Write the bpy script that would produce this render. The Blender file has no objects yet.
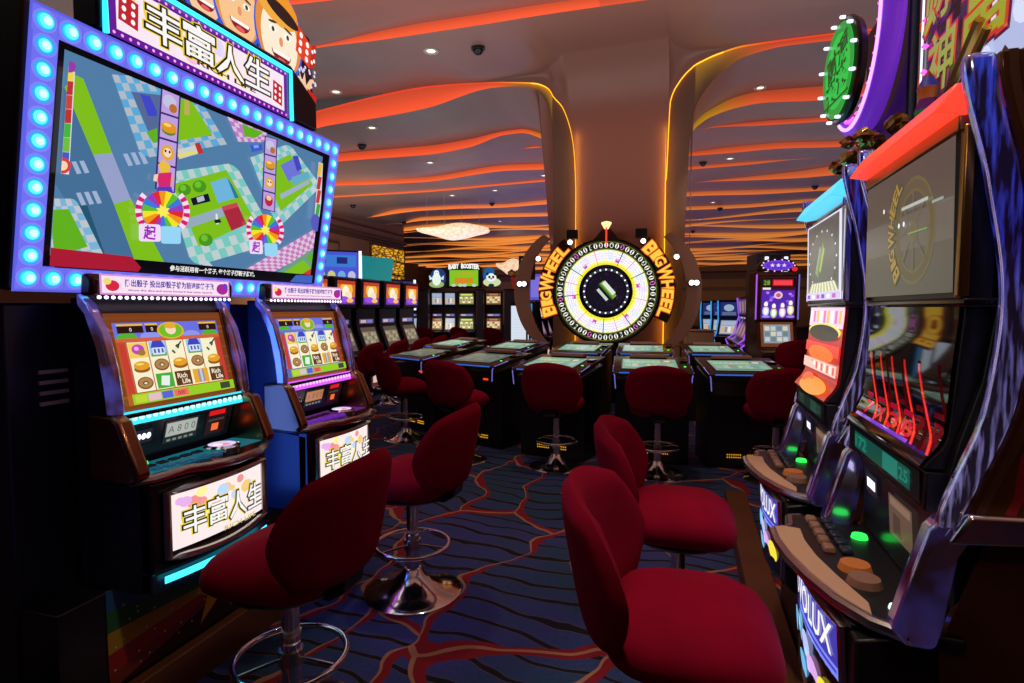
import bpy, math, random
import numpy as np
from mathutils import Vector, Matrix
random.seed(7)
PI = math.pi
SC = bpy.context.scene
COL = SC.collection

# ------------------------------------------------------------------ camera model (also used to measure positions)
FPX = 569.0; CX = 512.0; CY = 341.5; EYE = 1.45
PITCH = math.atan((CY-308)/FPX); YAW = math.radians(16.884)
F0 = Vector((-math.sin(YAW), math.cos(YAW), 0)); RT = Vector((math.cos(YAW), math.sin(YAW), 0))
FW = F0*math.cos(PITCH)-Vector((0, 0, 1))*math.sin(PITCH)
UP = Vector((0, 0, 1))*math.cos(PITCH)+F0*math.sin(PITCH)
def ray(u, v): return FW+RT*((u-CX)/FPX)-UP*((v-CY)/FPX)
def ony(u, v, y): d = ray(u, v); t = y/d.y; return Vector((d.x*t, y, EYE+d.z*t))
def onx(u, v, x): d = ray(u, v); t = x/d.x; return Vector((x, d.y*t, EYE+d.z*t))
def onz(u, v, z): d = ray(u, v); t = (z-EYE)/d.z; return Vector((d.x*t, d.y*t, z))
def atd(u, v, zc): return Vector((0, 0, EYE))+ray(u, v)*zc

cam = bpy.data.cameras.new('camera'); camo = bpy.data.objects.new('camera', cam); COL.objects.link(camo)
cam.sensor_width = 36.0; cam.lens = FPX*36.0/1024.0; cam.clip_start = 0.02; cam.clip_end = 200
camo.location = (0, 0, EYE); camo.rotation_euler = (PI/2-PITCH, 0, YAW)
SC.camera = camo
SC.view_settings.view_transform = 'Standard'
SC.view_settings.look = 'None'

# ------------------------------------------------------------------ colours and materials
def S(r, g, b, k=1.0):
    def f(c):
        c /= 255.0
        return (c/12.92 if c <= .04045 else ((c+.055)/1.055)**2.4)*k
    return (f(r), f(g), f(b), 1.0)
MATS = {}
def mat(name, col, rough=.5, metal=0.0, emit=None, es=1.0, coat=0.0, sheen=0.0, bump=None, noise=None):
    m = bpy.data.materials.new(name); m.use_nodes = True
    nt = m.node_tree; b = nt.nodes['Principled BSDF']
    b.inputs['Base Color'].default_value = col; b.inputs['Roughness'].default_value = rough; b.inputs['Metallic'].default_value = metal
    b.inputs['Coat Weight'].default_value = coat; b.inputs['Sheen Weight'].default_value = sheen
    if emit: b.inputs['Emission Color'].default_value = emit; b.inputs['Emission Strength'].default_value = es
    if noise or bump:
        tc = nt.nodes.new('ShaderNodeTexCoord'); n = nt.nodes.new('ShaderNodeTexNoise')
        n.inputs['Scale'].default_value = (noise or bump)[0]; n.inputs['Detail'].default_value = 4
        nt.links.new(tc.outputs['Object'], n.inputs['Vector'])
        if noise:
            mx = nt.nodes.new('ShaderNodeMix'); mx.data_type = 'RGBA'
            mx.inputs['A'].default_value = col; mx.inputs['B'].default_value = noise[1]
            nt.links.new(n.outputs['Fac'], mx.inputs['Factor']); nt.links.new(mx.outputs['Result'], b.inputs['Base Color'])
        if bump:
            bp = nt.nodes.new('ShaderNodeBump'); bp.inputs['Strength'].default_value = bump[1]; bp.inputs['Distance'].default_value = .02
            nt.links.new(n.outputs['Fac'], bp.inputs['Height']); nt.links.new(bp.outputs['Normal'], b.inputs['Normal'])
    MATS[name] = m; return m
def glow_attr(name, strength, base=(.012, .012, .014, 1), rough=.22, coat=0.0):
    m = bpy.data.materials.new(name); m.use_nodes = True; nt = m.node_tree; b = nt.nodes['Principled BSDF']
    b.inputs['Base Color'].default_value = base; b.inputs['Roughness'].default_value = rough; b.inputs['Coat Weight'].default_value = coat
    a = nt.nodes.new('ShaderNodeAttribute'); a.attribute_name = 'Col'
    nt.links.new(a.outputs['Color'], b.inputs['Emission Color']); b.inputs['Emission Strength'].default_value = strength
    MATS[name] = m; return m
def paint_attr(name, rough=.5, metal=0.0):
    m = bpy.data.materials.new(name); m.use_nodes = True; nt = m.node_tree; b = nt.nodes['Principled BSDF']
    a = nt.nodes.new('ShaderNodeAttribute'); a.attribute_name = 'Col'
    nt.links.new(a.outputs['Color'], b.inputs['Base Color']); b.inputs['Roughness'].default_value = rough; b.inputs['Metallic'].default_value = metal
    MATS[name] = m; return m
M = MATS
mat('velvet', S(158, 2, 46), .9, noise=(9, S(126, 1, 34)), bump=(60, .15)); M['velvet'].node_tree.nodes['Principled BSDF'].inputs['Specular IOR Level'].default_value = .12
mat('chrome', (.82, .82, .84, 1), .12, 1.0)
mat('chrome_dull', (.5, .48, .47, 1), .25, 1.0)
mat('bronze', S(150, 110, 80), .25, 1.0)
mat('gold', S(190, 150, 80), .3, 1.0)
mat('black', (.008, .008, .01, 1), .35)
mat('black_gloss', (.008, .008, .012, 1), .12)
mat('navy', (.012, .014, .03, 1), .3)
mat('dark_maroon', S(62, 22, 20), .3)
mat('wood', S(120, 70, 38), .45, noise=(4, S(80, 44, 24)))
mat('beige', S(208, 166, 136), .45)
mat('paper', S(200, 150, 140), .7)
mat('blue_panel', S(20, 40, 140), .35, emit=S(10, 40, 200), es=.12)
glow_attr('screen', 1.0)
glow_attr('lamp', 2.2)
glow_attr('bar_glow', 1.25)
glow_attr('neon', 1.6)
glow_attr('riser', 1.0, base=(.3, .12, .06, 1), rough=.6)
paint_attr('paint', .5)
paint_attr('paint_metal', .3, .8)

# ------------------------------------------------------------------ mesh building
class MB:
    def __init__(s): s.v = []; s.f = []; s.c = []; s.mi = []; s.col = False
    def add(s, vs, fs, col=None, mi=0, X=None):
        o = len(s.v)
        s.v += [tuple((X @ Vector(p)) if X is not None else p) for p in vs]
        for f in fs:
            s.f.append(tuple(i+o for i in f)); s.c.append(col); s.mi.append(mi)
        if col is not None: s.col = True
        return s
    def box(s, c, d, col=None, mi=0, X=None, taper=1.0):
        x, y, z = (k/2 for k in d); t = taper
        vs = [(-x, -y, -z), (x, -y, -z), (x, y, -z), (-x, y, -z), (-x*t, -y*t, z), (x*t, -y*t, z), (x*t, y*t, z), (-x*t, y*t, z)]
        vs = [(a+c[0], b+c[1], e+c[2]) for a, b, e in vs]
        return s.add(vs, [(0, 3, 2, 1), (4, 5, 6, 7), (0, 1, 5, 4), (1, 2, 6, 5), (2, 3, 7, 6), (3, 0, 4, 7)], col, mi, X)
    def prism(s, pts, a, b, axis='x', col=None, mi=0, X=None):
        """closed 2D outline extruded from a to b along an axis; pts are (y,z) for x, (x,z) for y, (x,y) for z"""
        n = len(pts)
        def P(p, t): return (t, p[0], p[1]) if axis == 'x' else (p[0], t, p[1]) if axis == 'y' else (p[0], p[1], t)
        vs = [P(p, a) for p in pts]+[P(p, b) for p in pts]
        fs = [tuple(range(n-1, -1, -1)), tuple(range(n, 2*n))]+[(i, (i+1) % n, (i+1) % n+n, i+n) for i in range(n)]
        return s.add(vs, fs, col, mi, X)
    def lathe(s, prof, n=32, c=(0, 0, 0), col=None, mi=0, X=None, cap=True):
        vs = []; fs = []
        for r, z in prof:
            for k in range(n):
                a = 2*PI*k/n; vs.append((c[0]+r*math.cos(a), c[1]+r*math.sin(a), c[2]+z))
        for j in range(len(prof)-1):
            for k in range(n):
                k2 = (k+1) % n; fs.append((j*n+k, j*n+k2, (j+1)*n+k2, (j+1)*n+k))
        if cap:
            fs.append(tuple(range(n-1, -1, -1))); fs.append(tuple((len(prof)-1)*n+k for k in range(n)))
        return s.add(vs, fs, col, mi, X)
    def tube(s, path, r, n=8, closed=False, col=None, mi=0, X=None, flat=1.0, rs=None):
        P = [Vector(p) for p in path]; m = len(P); vs = []; fs = []
        up = None
        for i in range(m):
            if closed: t = P[(i+1) % m]-P[i-1]
            else: t = P[min(i+1, m-1)]-P[max(i-1, 0)]
            t.normalize()
            if up is None:
                up = Vector((0, 0, 1)) if abs(t.z) < .9 else Vector((0, 1, 0))
            sd = t.cross(up); sd.normalize(); up = sd.cross(t); up.normalize()
            rr = rs[i] if rs else r
            for k in range(n):
                a = 2*PI*k/n; q = P[i]+sd*(math.cos(a)*rr)+up*(math.sin(a)*rr*flat); vs.append(tuple(q))
        for i in range(m if closed else m-1):
            j = (i+1) % m
            for k in range(n):
                k2 = (k+1) % n; fs.append((i*n+k, i*n+k2, j*n+k2, j*n+k))
        if not closed:
            fs.append(tuple(range(n-1, -1, -1))); fs.append(tuple((m-1)*n+k for k in range(n)))
        return s.add(vs, fs, col, mi, X)
    def build(s, name, m, parent=None, bevel=0.0, smooth=35, seg=2, loc=None):
        me = bpy.data.meshes.new(name); me.from_pydata(s.v, [], s.f); me.update()
        for k in (m if isinstance(m, (list, tuple)) else [m]):
            me.materials.append(MATS[k] if isinstance(k, str) else k)
        if any(s.mi): me.polygons.foreach_set('material_index', s.mi)
        if s.col:
            at = me.color_attributes.new('Col', 'FLOAT_COLOR', 'CORNER')
            buf = []
            for f, c in zip(s.f, s.c):
                if c is not None and isinstance(c[0], (tuple, list)):
                    for q in c: buf += list(q)
                else: buf += list(c or (0, 0, 0, 1))*len(f)
            at.data.foreach_set('color', buf)
        if smooth:
            me.shade_smooth(); me.set_sharp_from_angle(angle=math.radians(smooth))
        o = bpy.data.objects.new(name, me); COL.objects.link(o)
        if parent is not None: o.parent = parent
        if loc: o.location = loc
        if bevel:
            b = o.modifiers.new('bevel', 'BEVEL'); b.width = bevel; b.segments = seg; b.limit_method = 'ANGLE'; b.angle_limit = math.radians(40)
        return o

def thing(name, label, cat, loc=(0, 0, 0), rz=0, group=None):
    o = bpy.data.objects.new(name, None); COL.objects.link(o); o.empty_display_size = .1
    o.location = loc; o.rotation_euler = (0, 0, rz); o['label'] = label; o['category'] = cat
    if group: o['group'] = group
    return o
def tag(o, label, cat, group=None):
    o['label'] = label; o['category'] = cat
    if group: o['group'] = group
    return o
def struct(o): o['kind'] = 'structure'; return o
def dup(root, loc, rz, label, group=None):
    r = root.copy(); COL.objects.link(r); r.location = loc; r.rotation_euler = (0, 0, rz); r['label'] = label
    if group: r['group'] = group
    for ch in list(root.children):
        c = ch.copy(); COL.objects.link(c); c.parent = r
        for g in list(ch.children):
            d = g.copy(); COL.objects.link(d); d.parent = c
    return r

_TX = {}
def glyphs(txt, off=0.0):
    key = (txt, off)
    if key not in _TX:
        cu = bpy.data.curves.new('lettering', 'FONT'); cu.body = txt; cu.resolution_u = 2; cu.offset = off
        o = bpy.data.objects.new('lettering', cu); COL.objects.link(o)
        bpy.context.view_layer.update()
        me = bpy.data.meshes.new_from_object(o.evaluated_get(bpy.context.evaluated_depsgraph_get()))
        vs = [(v.co.x, v.co.y) for v in me.vertices]; fs = [tuple(p.vertices) for p in me.polygons]
        bpy.data.objects.remove(o); bpy.data.curves.remove(cu); bpy.data.meshes.remove(me)
        _TX[key] = (vs, fs)
    return _TX[key]

class Decal(MB):
    """flat artwork laid on a face: fr maps (x, y, height above the face) to 3D"""
    def __init__(s, fr, step=.0005): super().__init__(); s.fr = fr; s.l = 0.0; s.step = step; s.H = None
    def up(s, k=1): s.l += s.step*k
    def poly(s, pts, col, up=1, n=None):
        s.up(up)
        if s.H is not None: pts = [s.H(*p) for p in pts]
        s.add([s.fr(p[0], p[1], s.l) for p in pts], [tuple(range(len(pts)))], col)
    def rect(s, x0, y0, x1, y1, col, up=1, nx=1, ny=1):
        if nx == 1 and ny == 1: return s.poly([(x0, y0), (x1, y0), (x1, y1), (x0, y1)], col, up)
        s.up(up); vs = []; fs = []
        for j in range(ny+1):
            for i in range(nx+1): vs.append(s.fr(x0+(x1-x0)*i/nx, y0+(y1-y0)*j/ny, s.l))
        for j in range(ny):
            for i in range(nx): a = j*(nx+1)+i; fs.append((a, a+1, a+nx+2, a+nx+1))
        s.add(vs, fs, col)
    def ell(s, x, y, rx, ry, col, n=20, up=1, a0=0, a1=2*PI, rot=0):
        pts = []
        full = abs(a1-a0-2*PI) < 1e-6
        for k in range(n if full else n+1):
            a = a0+(a1-a0)*k/n; p, q = rx*math.cos(a), ry*math.sin(a)
            pts.append((x+p*math.cos(rot)-q*math.sin(rot), y+p*math.sin(rot)+q*math.cos(rot)))
        if not full: pts.append((x, y))
        s.poly(pts, col, up)
    def ring(s, x, y, r0, r1, col, n=48, up=1, a0=0, a1=2*PI, sy=1.0):
        s.up(up); vs = []; fs = []
        for k in range(n+1):
            a = a0+(a1-a0)*k/n
            for r in (r0, r1):
                p = (x+r*math.cos(a), y+r*math.sin(a)*sy)
                if s.H is not None: p = s.H(*p)
                vs.append(s.fr(p[0], p[1], s.l))
        for k in range(n): fs.append((2*k, 2*k+1, 2*k+3, 2*k+2))
        s.add(vs, fs, col)
    def text(s, t, x, y, h, col, w=None, rot=0, off=0.0, outline=None, oo=.05, up=2, align='c', shear=0.0):
        if outline is not None: s.text(t, x, y, h, outline, w, rot, oo, None, 0, up, align, shear)
        s.up(up)
        vs0, fs = glyphs(t, 0.0)
        vs, fs = glyphs(t, off)
        if not vs0: return
        xs = [p[0] for p in vs0]; ys = [p[1] for p in vs0]
        x0, x1, y0, y1 = min(xs), max(xs), min(ys), max(ys)
        sy = h/max(y1-y0, 1e-6); sx = sy if w is None else w/max(x1-x0, 1e-6)
        ox = (x0+x1)/2 if align == 'c' else x0
        c, sn = math.cos(rot), math.sin(rot); out = []
        for p in vs:
            a = (p[0]-ox)*sx; b = (p[1]-(y0+y1)/2)*sy; a += b*shear
            q = (x+a*c-b*sn, y+a*sn+b*c)
            if s.H is not None: q = s.H(*q)
            out.append(s.fr(q[0], q[1], s.l))
        s.add(out, fs, col)

def planar(o, ex, ey):
    o, ex, ey = Vector(o), Vector(ex).normalized(), Vector(ey).normalized(); n = ex.cross(ey)
    return lambda x, y, l: tuple(o+ex*x+ey*y+n*l)
def homog(src, dst):
    A = []; B = []
    for (x, y), (u, v) in zip(src, dst):
        A.append([x, y, 1, 0, 0, 0, -u*x, -u*y]); B.append(u)
        A.append([0, 0, 0, x, y, 1, -v*x, -v*y]); B.append(v)
    h = np.linalg.solve(np.array(A, float), np.array(B, float))
    def H(x, y):
        w = h[6]*x+h[7]*y+1; return ((h[0]*x+h[1]*y+h[2])/w, (h[3]*x+h[4]*y+h[5])/w)
    return H
def inside(p, poly):
    r = False; n = len(poly)
    for i in range(n):
        a, b = poly[i], poly[(i+1) % n]
        if (a[1] > p[1]) != (b[1] > p[1]) and p[0] < (b[0]-a[0])*(p[1]-a[1])/(b[1]-a[1])+a[0]: r = not r
    return r
def pchip(pts):
    pts = sorted(pts); xs = [p[0] for p in pts]; ys = [p[1] for p in pts]; n = len(xs)
    if n == 1: return lambda x: ys[0]
    d = [(ys[i+1]-ys[i])/max(xs[i+1]-xs[i], 1e-9) for i in range(n-1)]
    m = [0.0]*n
    for i in range(1, n-1):
        if d[i-1]*d[i] > 0: m[i] = 2*d[i-1]*d[i]/(d[i-1]+d[i])
    def f(x):
        if x <= xs[0]: return ys[0]
        if x >= xs[-1]: return ys[-1]
        i = 0
        while x > xs[i+1]: i += 1
        h = xs[i+1]-xs[i]; t = (x-xs[i])/h
        return (2*t**3-3*t*t+1)*ys[i]+(t**3-2*t*t+t)*h*m[i]+(-2*t**3+3*t*t)*ys[i+1]+(t**3-t*t)*h*m[i+1]
    return f
def sstep(a, b, x):
    t = min(1, max(0, (x-a)/(b-a))); return t*t*(3-2*t)
# ------------------------------------------------------------------ carpet
def carpet():
    m = bpy.data.materials.new('carpet'); m.use_nodes = True; nt = m.node_tree; L = nt.links.new; N = nt.nodes.new
    b = nt.nodes['Principled BSDF']; b.inputs['Roughness'].default_value = .95
    tc = N('ShaderNodeTexCoord')
    def mth(op, a, c=None, d=None):
        n = N('ShaderNodeMath'); n.operation = op
        for i, q in enumerate((a, c, d)):
            if q is None: continue
            if isinstance(q, (int, float)): n.inputs[i].default_value = q
            else: L(q, n.inputs[i])
        return n.outputs[0]
    def noise(vec, sc, det=2):
        n = N('ShaderNodeTexNoise'); n.inputs['Scale'].default_value = sc; n.inputs['Detail'].default_value = det; L(vec, n.inputs['Vector']); return n
    def mix(f, a, c):
        n = N('ShaderNodeMix'); n.data_type = 'RGBA'; L(f, n.inputs['Factor'])
        for k, q in (('A', a), ('B', c)):
            if isinstance(q, tuple): n.inputs[k].default_value = q
            else: L(q, n.inputs[k])
        return n.outputs['Result']
    def vadd(a, c, k):
        s = N('ShaderNodeVectorMath'); s.operation = 'MULTIPLY_ADD'; L(c, s.inputs[0]); s.inputs[1].default_value = k; L(a, s.inputs[2]); return s.outputs[0]
    P = tc.outputs['Object']
    w1 = noise(P, 1.3); wp = vadd(P, w1.outputs['Color'], (.75, .45, 0))
    w2 = noise(P, 3.1); wp2 = vadd(wp, w2.outputs['Color'], (.14, .10, 0))
    sep = N('ShaderNodeSeparateXYZ'); L(wp2, sep.inputs[0])
    ph = mth('ADD', mth('MULTIPLY', sep.outputs['Y'], 6.6), mth('MULTIPLY', sep.outputs['X'], .9))
    tri = mth('ABSOLUTE', mth('SUBTRACT', mth('FRACT', ph), .5))
    thick = mth('MULTIPLY', noise(P, 2.2).outputs['Fac'], .19)
    line = mth('LESS_THAN', tri, thick); edge = mth('LESS_THAN', tri, mth('ADD', thick, .025))
    nb = noise(P, 1.1); nb2 = noise(P, 45, 3)
    r = N('ShaderNodeValToRGB'); L(nb.outputs['Fac'], r.inputs[0])
    r.color_ramp.elements[0].position = .38; r.color_ramp.elements[0].color = S(36, 78, 116)
    r.color_ramp.elements[1].position = .6; r.color_ramp.elements[1].color = S(66, 74, 156)
    base = mix(mth('MULTIPLY', nb2.outputs['Fac'], .55), r.outputs[0], S(22, 26, 50))
    base = mix(mth('MULTIPLY', edge, .55), base, S(120, 92, 84)); base = mix(line, base, S(12, 10, 22))
    def cell(vec, off):
        mp = N('ShaderNodeMapping'); mp.inputs['Scale'].default_value = (2.0, .95, 1); mp.inputs['Location'].default_value = off; L(vec, mp.inputs['Vector'])
        v = N('ShaderNodeTexVoronoi'); v.voronoi_dimensions = '2D'; v.feature = 'DISTANCE_TO_EDGE'; v.inputs['Scale'].default_value = 1.0
        L(mp.outputs[0], v.inputs['Vector']); return v.outputs['Distance']
    d1 = cell(wp2, (.13, .4, 0)); d2 = cell(wp2, (.13-.055, .4-.01, 0))
    msk = mth('MULTIPLY', mth('MAXIMUM', mth('SUBTRACT', noise(P, 1.7).outputs['Fac'], .38), 0), .27)
    red = mth('LESS_THAN', d2, msk); base = mix(red, base, S(140, 14, 34))
    tan = mth('LESS_THAN', d1, mth('MULTIPLY', noise(P, 2.6).outputs['Fac'], .028)); base = mix(tan, base, S(176, 124, 92))
    L(base, b.inputs['Base Color'])
    bp = N('ShaderNodeBump'); bp.inputs['Strength'].default_value = .25; bp.inputs['Distance'].default_value = .01
    L(noise(P, 260).outputs['Fac'], bp.inputs['Height']); L(bp.outputs[0], b.inputs['Normal'])
    MATS['carpet'] = m
carpet()
struct(MB().box((0, 22, -.05), (50, 62, .1)).build('floor', 'carpet', smooth=0))

# ------------------------------------------------------------------ wavy ceiling: undersides step down at each lit riser
def ceiling_mat():
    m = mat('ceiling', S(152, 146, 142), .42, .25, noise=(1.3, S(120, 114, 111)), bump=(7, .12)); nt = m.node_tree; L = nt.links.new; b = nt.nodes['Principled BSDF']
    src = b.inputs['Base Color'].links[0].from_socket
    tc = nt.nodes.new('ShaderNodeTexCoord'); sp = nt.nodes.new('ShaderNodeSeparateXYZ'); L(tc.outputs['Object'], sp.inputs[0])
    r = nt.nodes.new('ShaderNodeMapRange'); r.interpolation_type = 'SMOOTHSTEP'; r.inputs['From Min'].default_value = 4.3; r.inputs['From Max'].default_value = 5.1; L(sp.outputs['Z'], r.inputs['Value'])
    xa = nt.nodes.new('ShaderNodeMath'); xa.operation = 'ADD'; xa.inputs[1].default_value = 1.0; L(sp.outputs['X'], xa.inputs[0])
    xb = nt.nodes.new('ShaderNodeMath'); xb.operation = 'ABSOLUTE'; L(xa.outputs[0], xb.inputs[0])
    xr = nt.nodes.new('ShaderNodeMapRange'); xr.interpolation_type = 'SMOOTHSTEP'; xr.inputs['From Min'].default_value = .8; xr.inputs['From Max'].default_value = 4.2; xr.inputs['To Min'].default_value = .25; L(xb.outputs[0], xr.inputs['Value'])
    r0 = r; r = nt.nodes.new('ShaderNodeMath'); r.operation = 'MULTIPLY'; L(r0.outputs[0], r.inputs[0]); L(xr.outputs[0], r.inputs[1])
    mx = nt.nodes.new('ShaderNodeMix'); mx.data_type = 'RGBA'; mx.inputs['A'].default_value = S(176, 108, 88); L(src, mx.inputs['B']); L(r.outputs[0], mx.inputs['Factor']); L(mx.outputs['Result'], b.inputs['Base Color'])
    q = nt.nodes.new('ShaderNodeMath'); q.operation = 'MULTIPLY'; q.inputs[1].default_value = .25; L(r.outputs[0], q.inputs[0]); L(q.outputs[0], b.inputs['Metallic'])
ceiling_mat()
mat('column', S(160, 108, 84), .6)
mat('column_side', S(120, 82, 66), .6)
ZC = 4.95
# (Y, [(u, v_top, v_bottom) ...] measured points left of the column, then right of it); equal tops and bottoms: the riser tapers out
STR = [
 (5.3, [(200, 2, 14), (290, -4, 5), (360, -12, -4), (520, -40, -36), (700, -70, -60), (900, -80, -70)]),
 (6.8, [(250, 58, 60), (323, 44.5, 47), (380, 31, 40), (427, 22, 33), (480, 14, 25), (536, 5, 16), (640, -8, 1), (760, -24, -10), (900, -34, -22)]),
 (9.2, [(250, 128, 150), (324, 109, 125), (380, 95, 116), (425, 86.5, 107), (491, 82, 86.5), (515, 82, 85), (536, 83, 90), (545, 86, 100), (549, 89, 114), (551.2, 92, 135), (552.2, 94, 180), (552.6, 95, 480),
        (562, 106, 482), (569, 123, 482), (573.5, 145, 482), (575.6, 190, 482), (576, 482, 483), (664, 482, 483), (664.4, 180, 482), (666, 125, 482), (670, 101, 482), (678, 83, 482),
        (689.6, 69, 480), (690, 68.7, 180), (691, 67.8, 135), (694, 65, 112), (702, 60.5, 94), (716, 54, 76), (745, 45, 55), (790, 38.5, 43.5), (833, 33, 38.5), (930, 22, 29)]),
 (11.1, [(250, 160, 171), (344, 153, 161), (425, 146, 155), (470, 139, 147), (504, 131, 135), (520, 129, 133), (540, 133, 138), (552, 141, 146), (557, 150, 156), (560, 190, 200), (561, 440, 441),
         (681, 440, 441), (682, 190, 200), (686, 140, 150), (691, 128, 134), (700, 117, 124), (713, 108, 116), (736, 97, 108), (762, 91, 103), (824, 86, 100), (930, 78, 90)]),
 (11.95, [(250, 180, 180), (522, 148.5, 148.5), (534, 146.2, 148), (544, 146.5, 147), (700, 130, 130), (713, 126.5, 127.5), (762, 121, 125.5), (824, 117, 121.5), (930, 108, 114)]),
 (13.8, [(250, 186, 190), (338, 181, 185.5), (372, 180, 184.5), (425, 177, 182), (504, 165, 171), (551, 163, 169), (690, 152, 156), (730, 147, 153), (773, 143, 149), (836, 141, 147), (930, 136, 142)]),
 (15.3, [(250, 202, 203), (335, 196, 197.5), (425, 190, 192.2), (504, 183, 185), (551, 178.8, 181), (690, 166.5, 169.5), (750, 161.5, 164.5), (798, 159, 159.3), (930, 154, 154)]),
 (16.6, [(250, 214, 214), (551, 186, 186), (690, 183, 183), (703, 181.5, 182), (745, 177, 180.5), (800, 171, 178), (836, 166, 175), (930, 162, 170)]),
 (19.2, [(368, 217.5, 217.5), (378, 214.5, 216.5), (399, 209, 213.2), (425, 207, 210.5), (452, 205.5, 209), (504, 204, 207.5), (551, 199.5, 204), (690, 192, 196.2), (766, 189.5, 194), (815, 187.5, 191), (930, 180, 184)]),
 (21.4, [(402, 223.5, 223.6), (412, 219.5, 222), (425, 217, 220.5), (500, 213.5, 217.3), (551, 212.5, 216), (690, 206.5, 210), (740, 204.5, 208), (815, 198.5, 202), (930, 193, 196)]),
]
rng = random.Random(5)
y = 21.4
strips = []
for Y, pts in STR:
    def pt(u, v):
        if v > 400: return (ony(u, 250, Y).x, 0.0)
        return (ony(u, min(v, 250), Y).x if v < 175 else ony(u, 250, Y).x, ony(u, v, Y).z)
    top = pchip([pt(u, t) for u, t, b in pts]); bot = pchip([pt(u, b) for u, t, b in pts])
    strips.append((Y, top, bot, sorted(pt(u, q)[0] for u, t, b in pts for q in (t, b))))
while y < 49:
    y += rng.uniform(1.35, 1.95)
    a1, a2, p1, p2, p3, k = rng.uniform(.05, .12), rng.uniform(.03, .07), rng.uniform(0, 6), rng.uniform(0, 6), rng.uniform(0, 6), rng.uniform(.35, .6)
    t = (lambda a1, a2, p1, p2: lambda x: ZC+a1*math.sin(x*.38+p1)+a2*math.sin(x*.9+p2))(a1, a2, p1, p2)
    bt = (lambda t, p3, k: lambda x: t(x)-max(.015, .085+.085*math.sin(x*k+p3)))(t, p3, k)
    strips.append((y, t, bt, []))
XL, XR = -22.0, 20.0
XS = set(); x = XL
while x <= XR+.01: XS.add(round(x, 3)); x += .2
for s in strips[:4]:
    for q in s[3]: XS.add(round(q, 4))
xq = sorted(q for q in strips[2][3] if -3.6 < q < 1.8)
for a, b in zip(xq, xq[1:]):
    for k in range(1, 4): XS.add(round(a+(b-a)*k/4, 4))
XS = sorted(XS)
xc0, xc1 = ony(552.4, 300, 9.2).x, ony(690, 300, 9.2).x; XM = (xc0+xc1)/2
cl = ony(470, 83, 9.2); cr = ony(745, 45, 9.2)
def level(x): return cl.z+(cr.z-cl.z)*sstep(cl.x, cr.x, x)
und = MB(); face = MB(); slot = MB(); ris = []
prev = None
nx = len(XS)
def grid(mb, rows):
    o = len(mb.v); k = len(rows[0])
    for r in rows: mb.v += [tuple(p) for p in r]
    for j in range(len(rows)-1):
        for i in range(k-1):
            mb.f.append((o+j*k+i, o+j*k+i+1, o+(j+1)*k+i+1, o+(j+1)*k+i)); mb.c.append(None); mb.mi.append(0)
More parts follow.
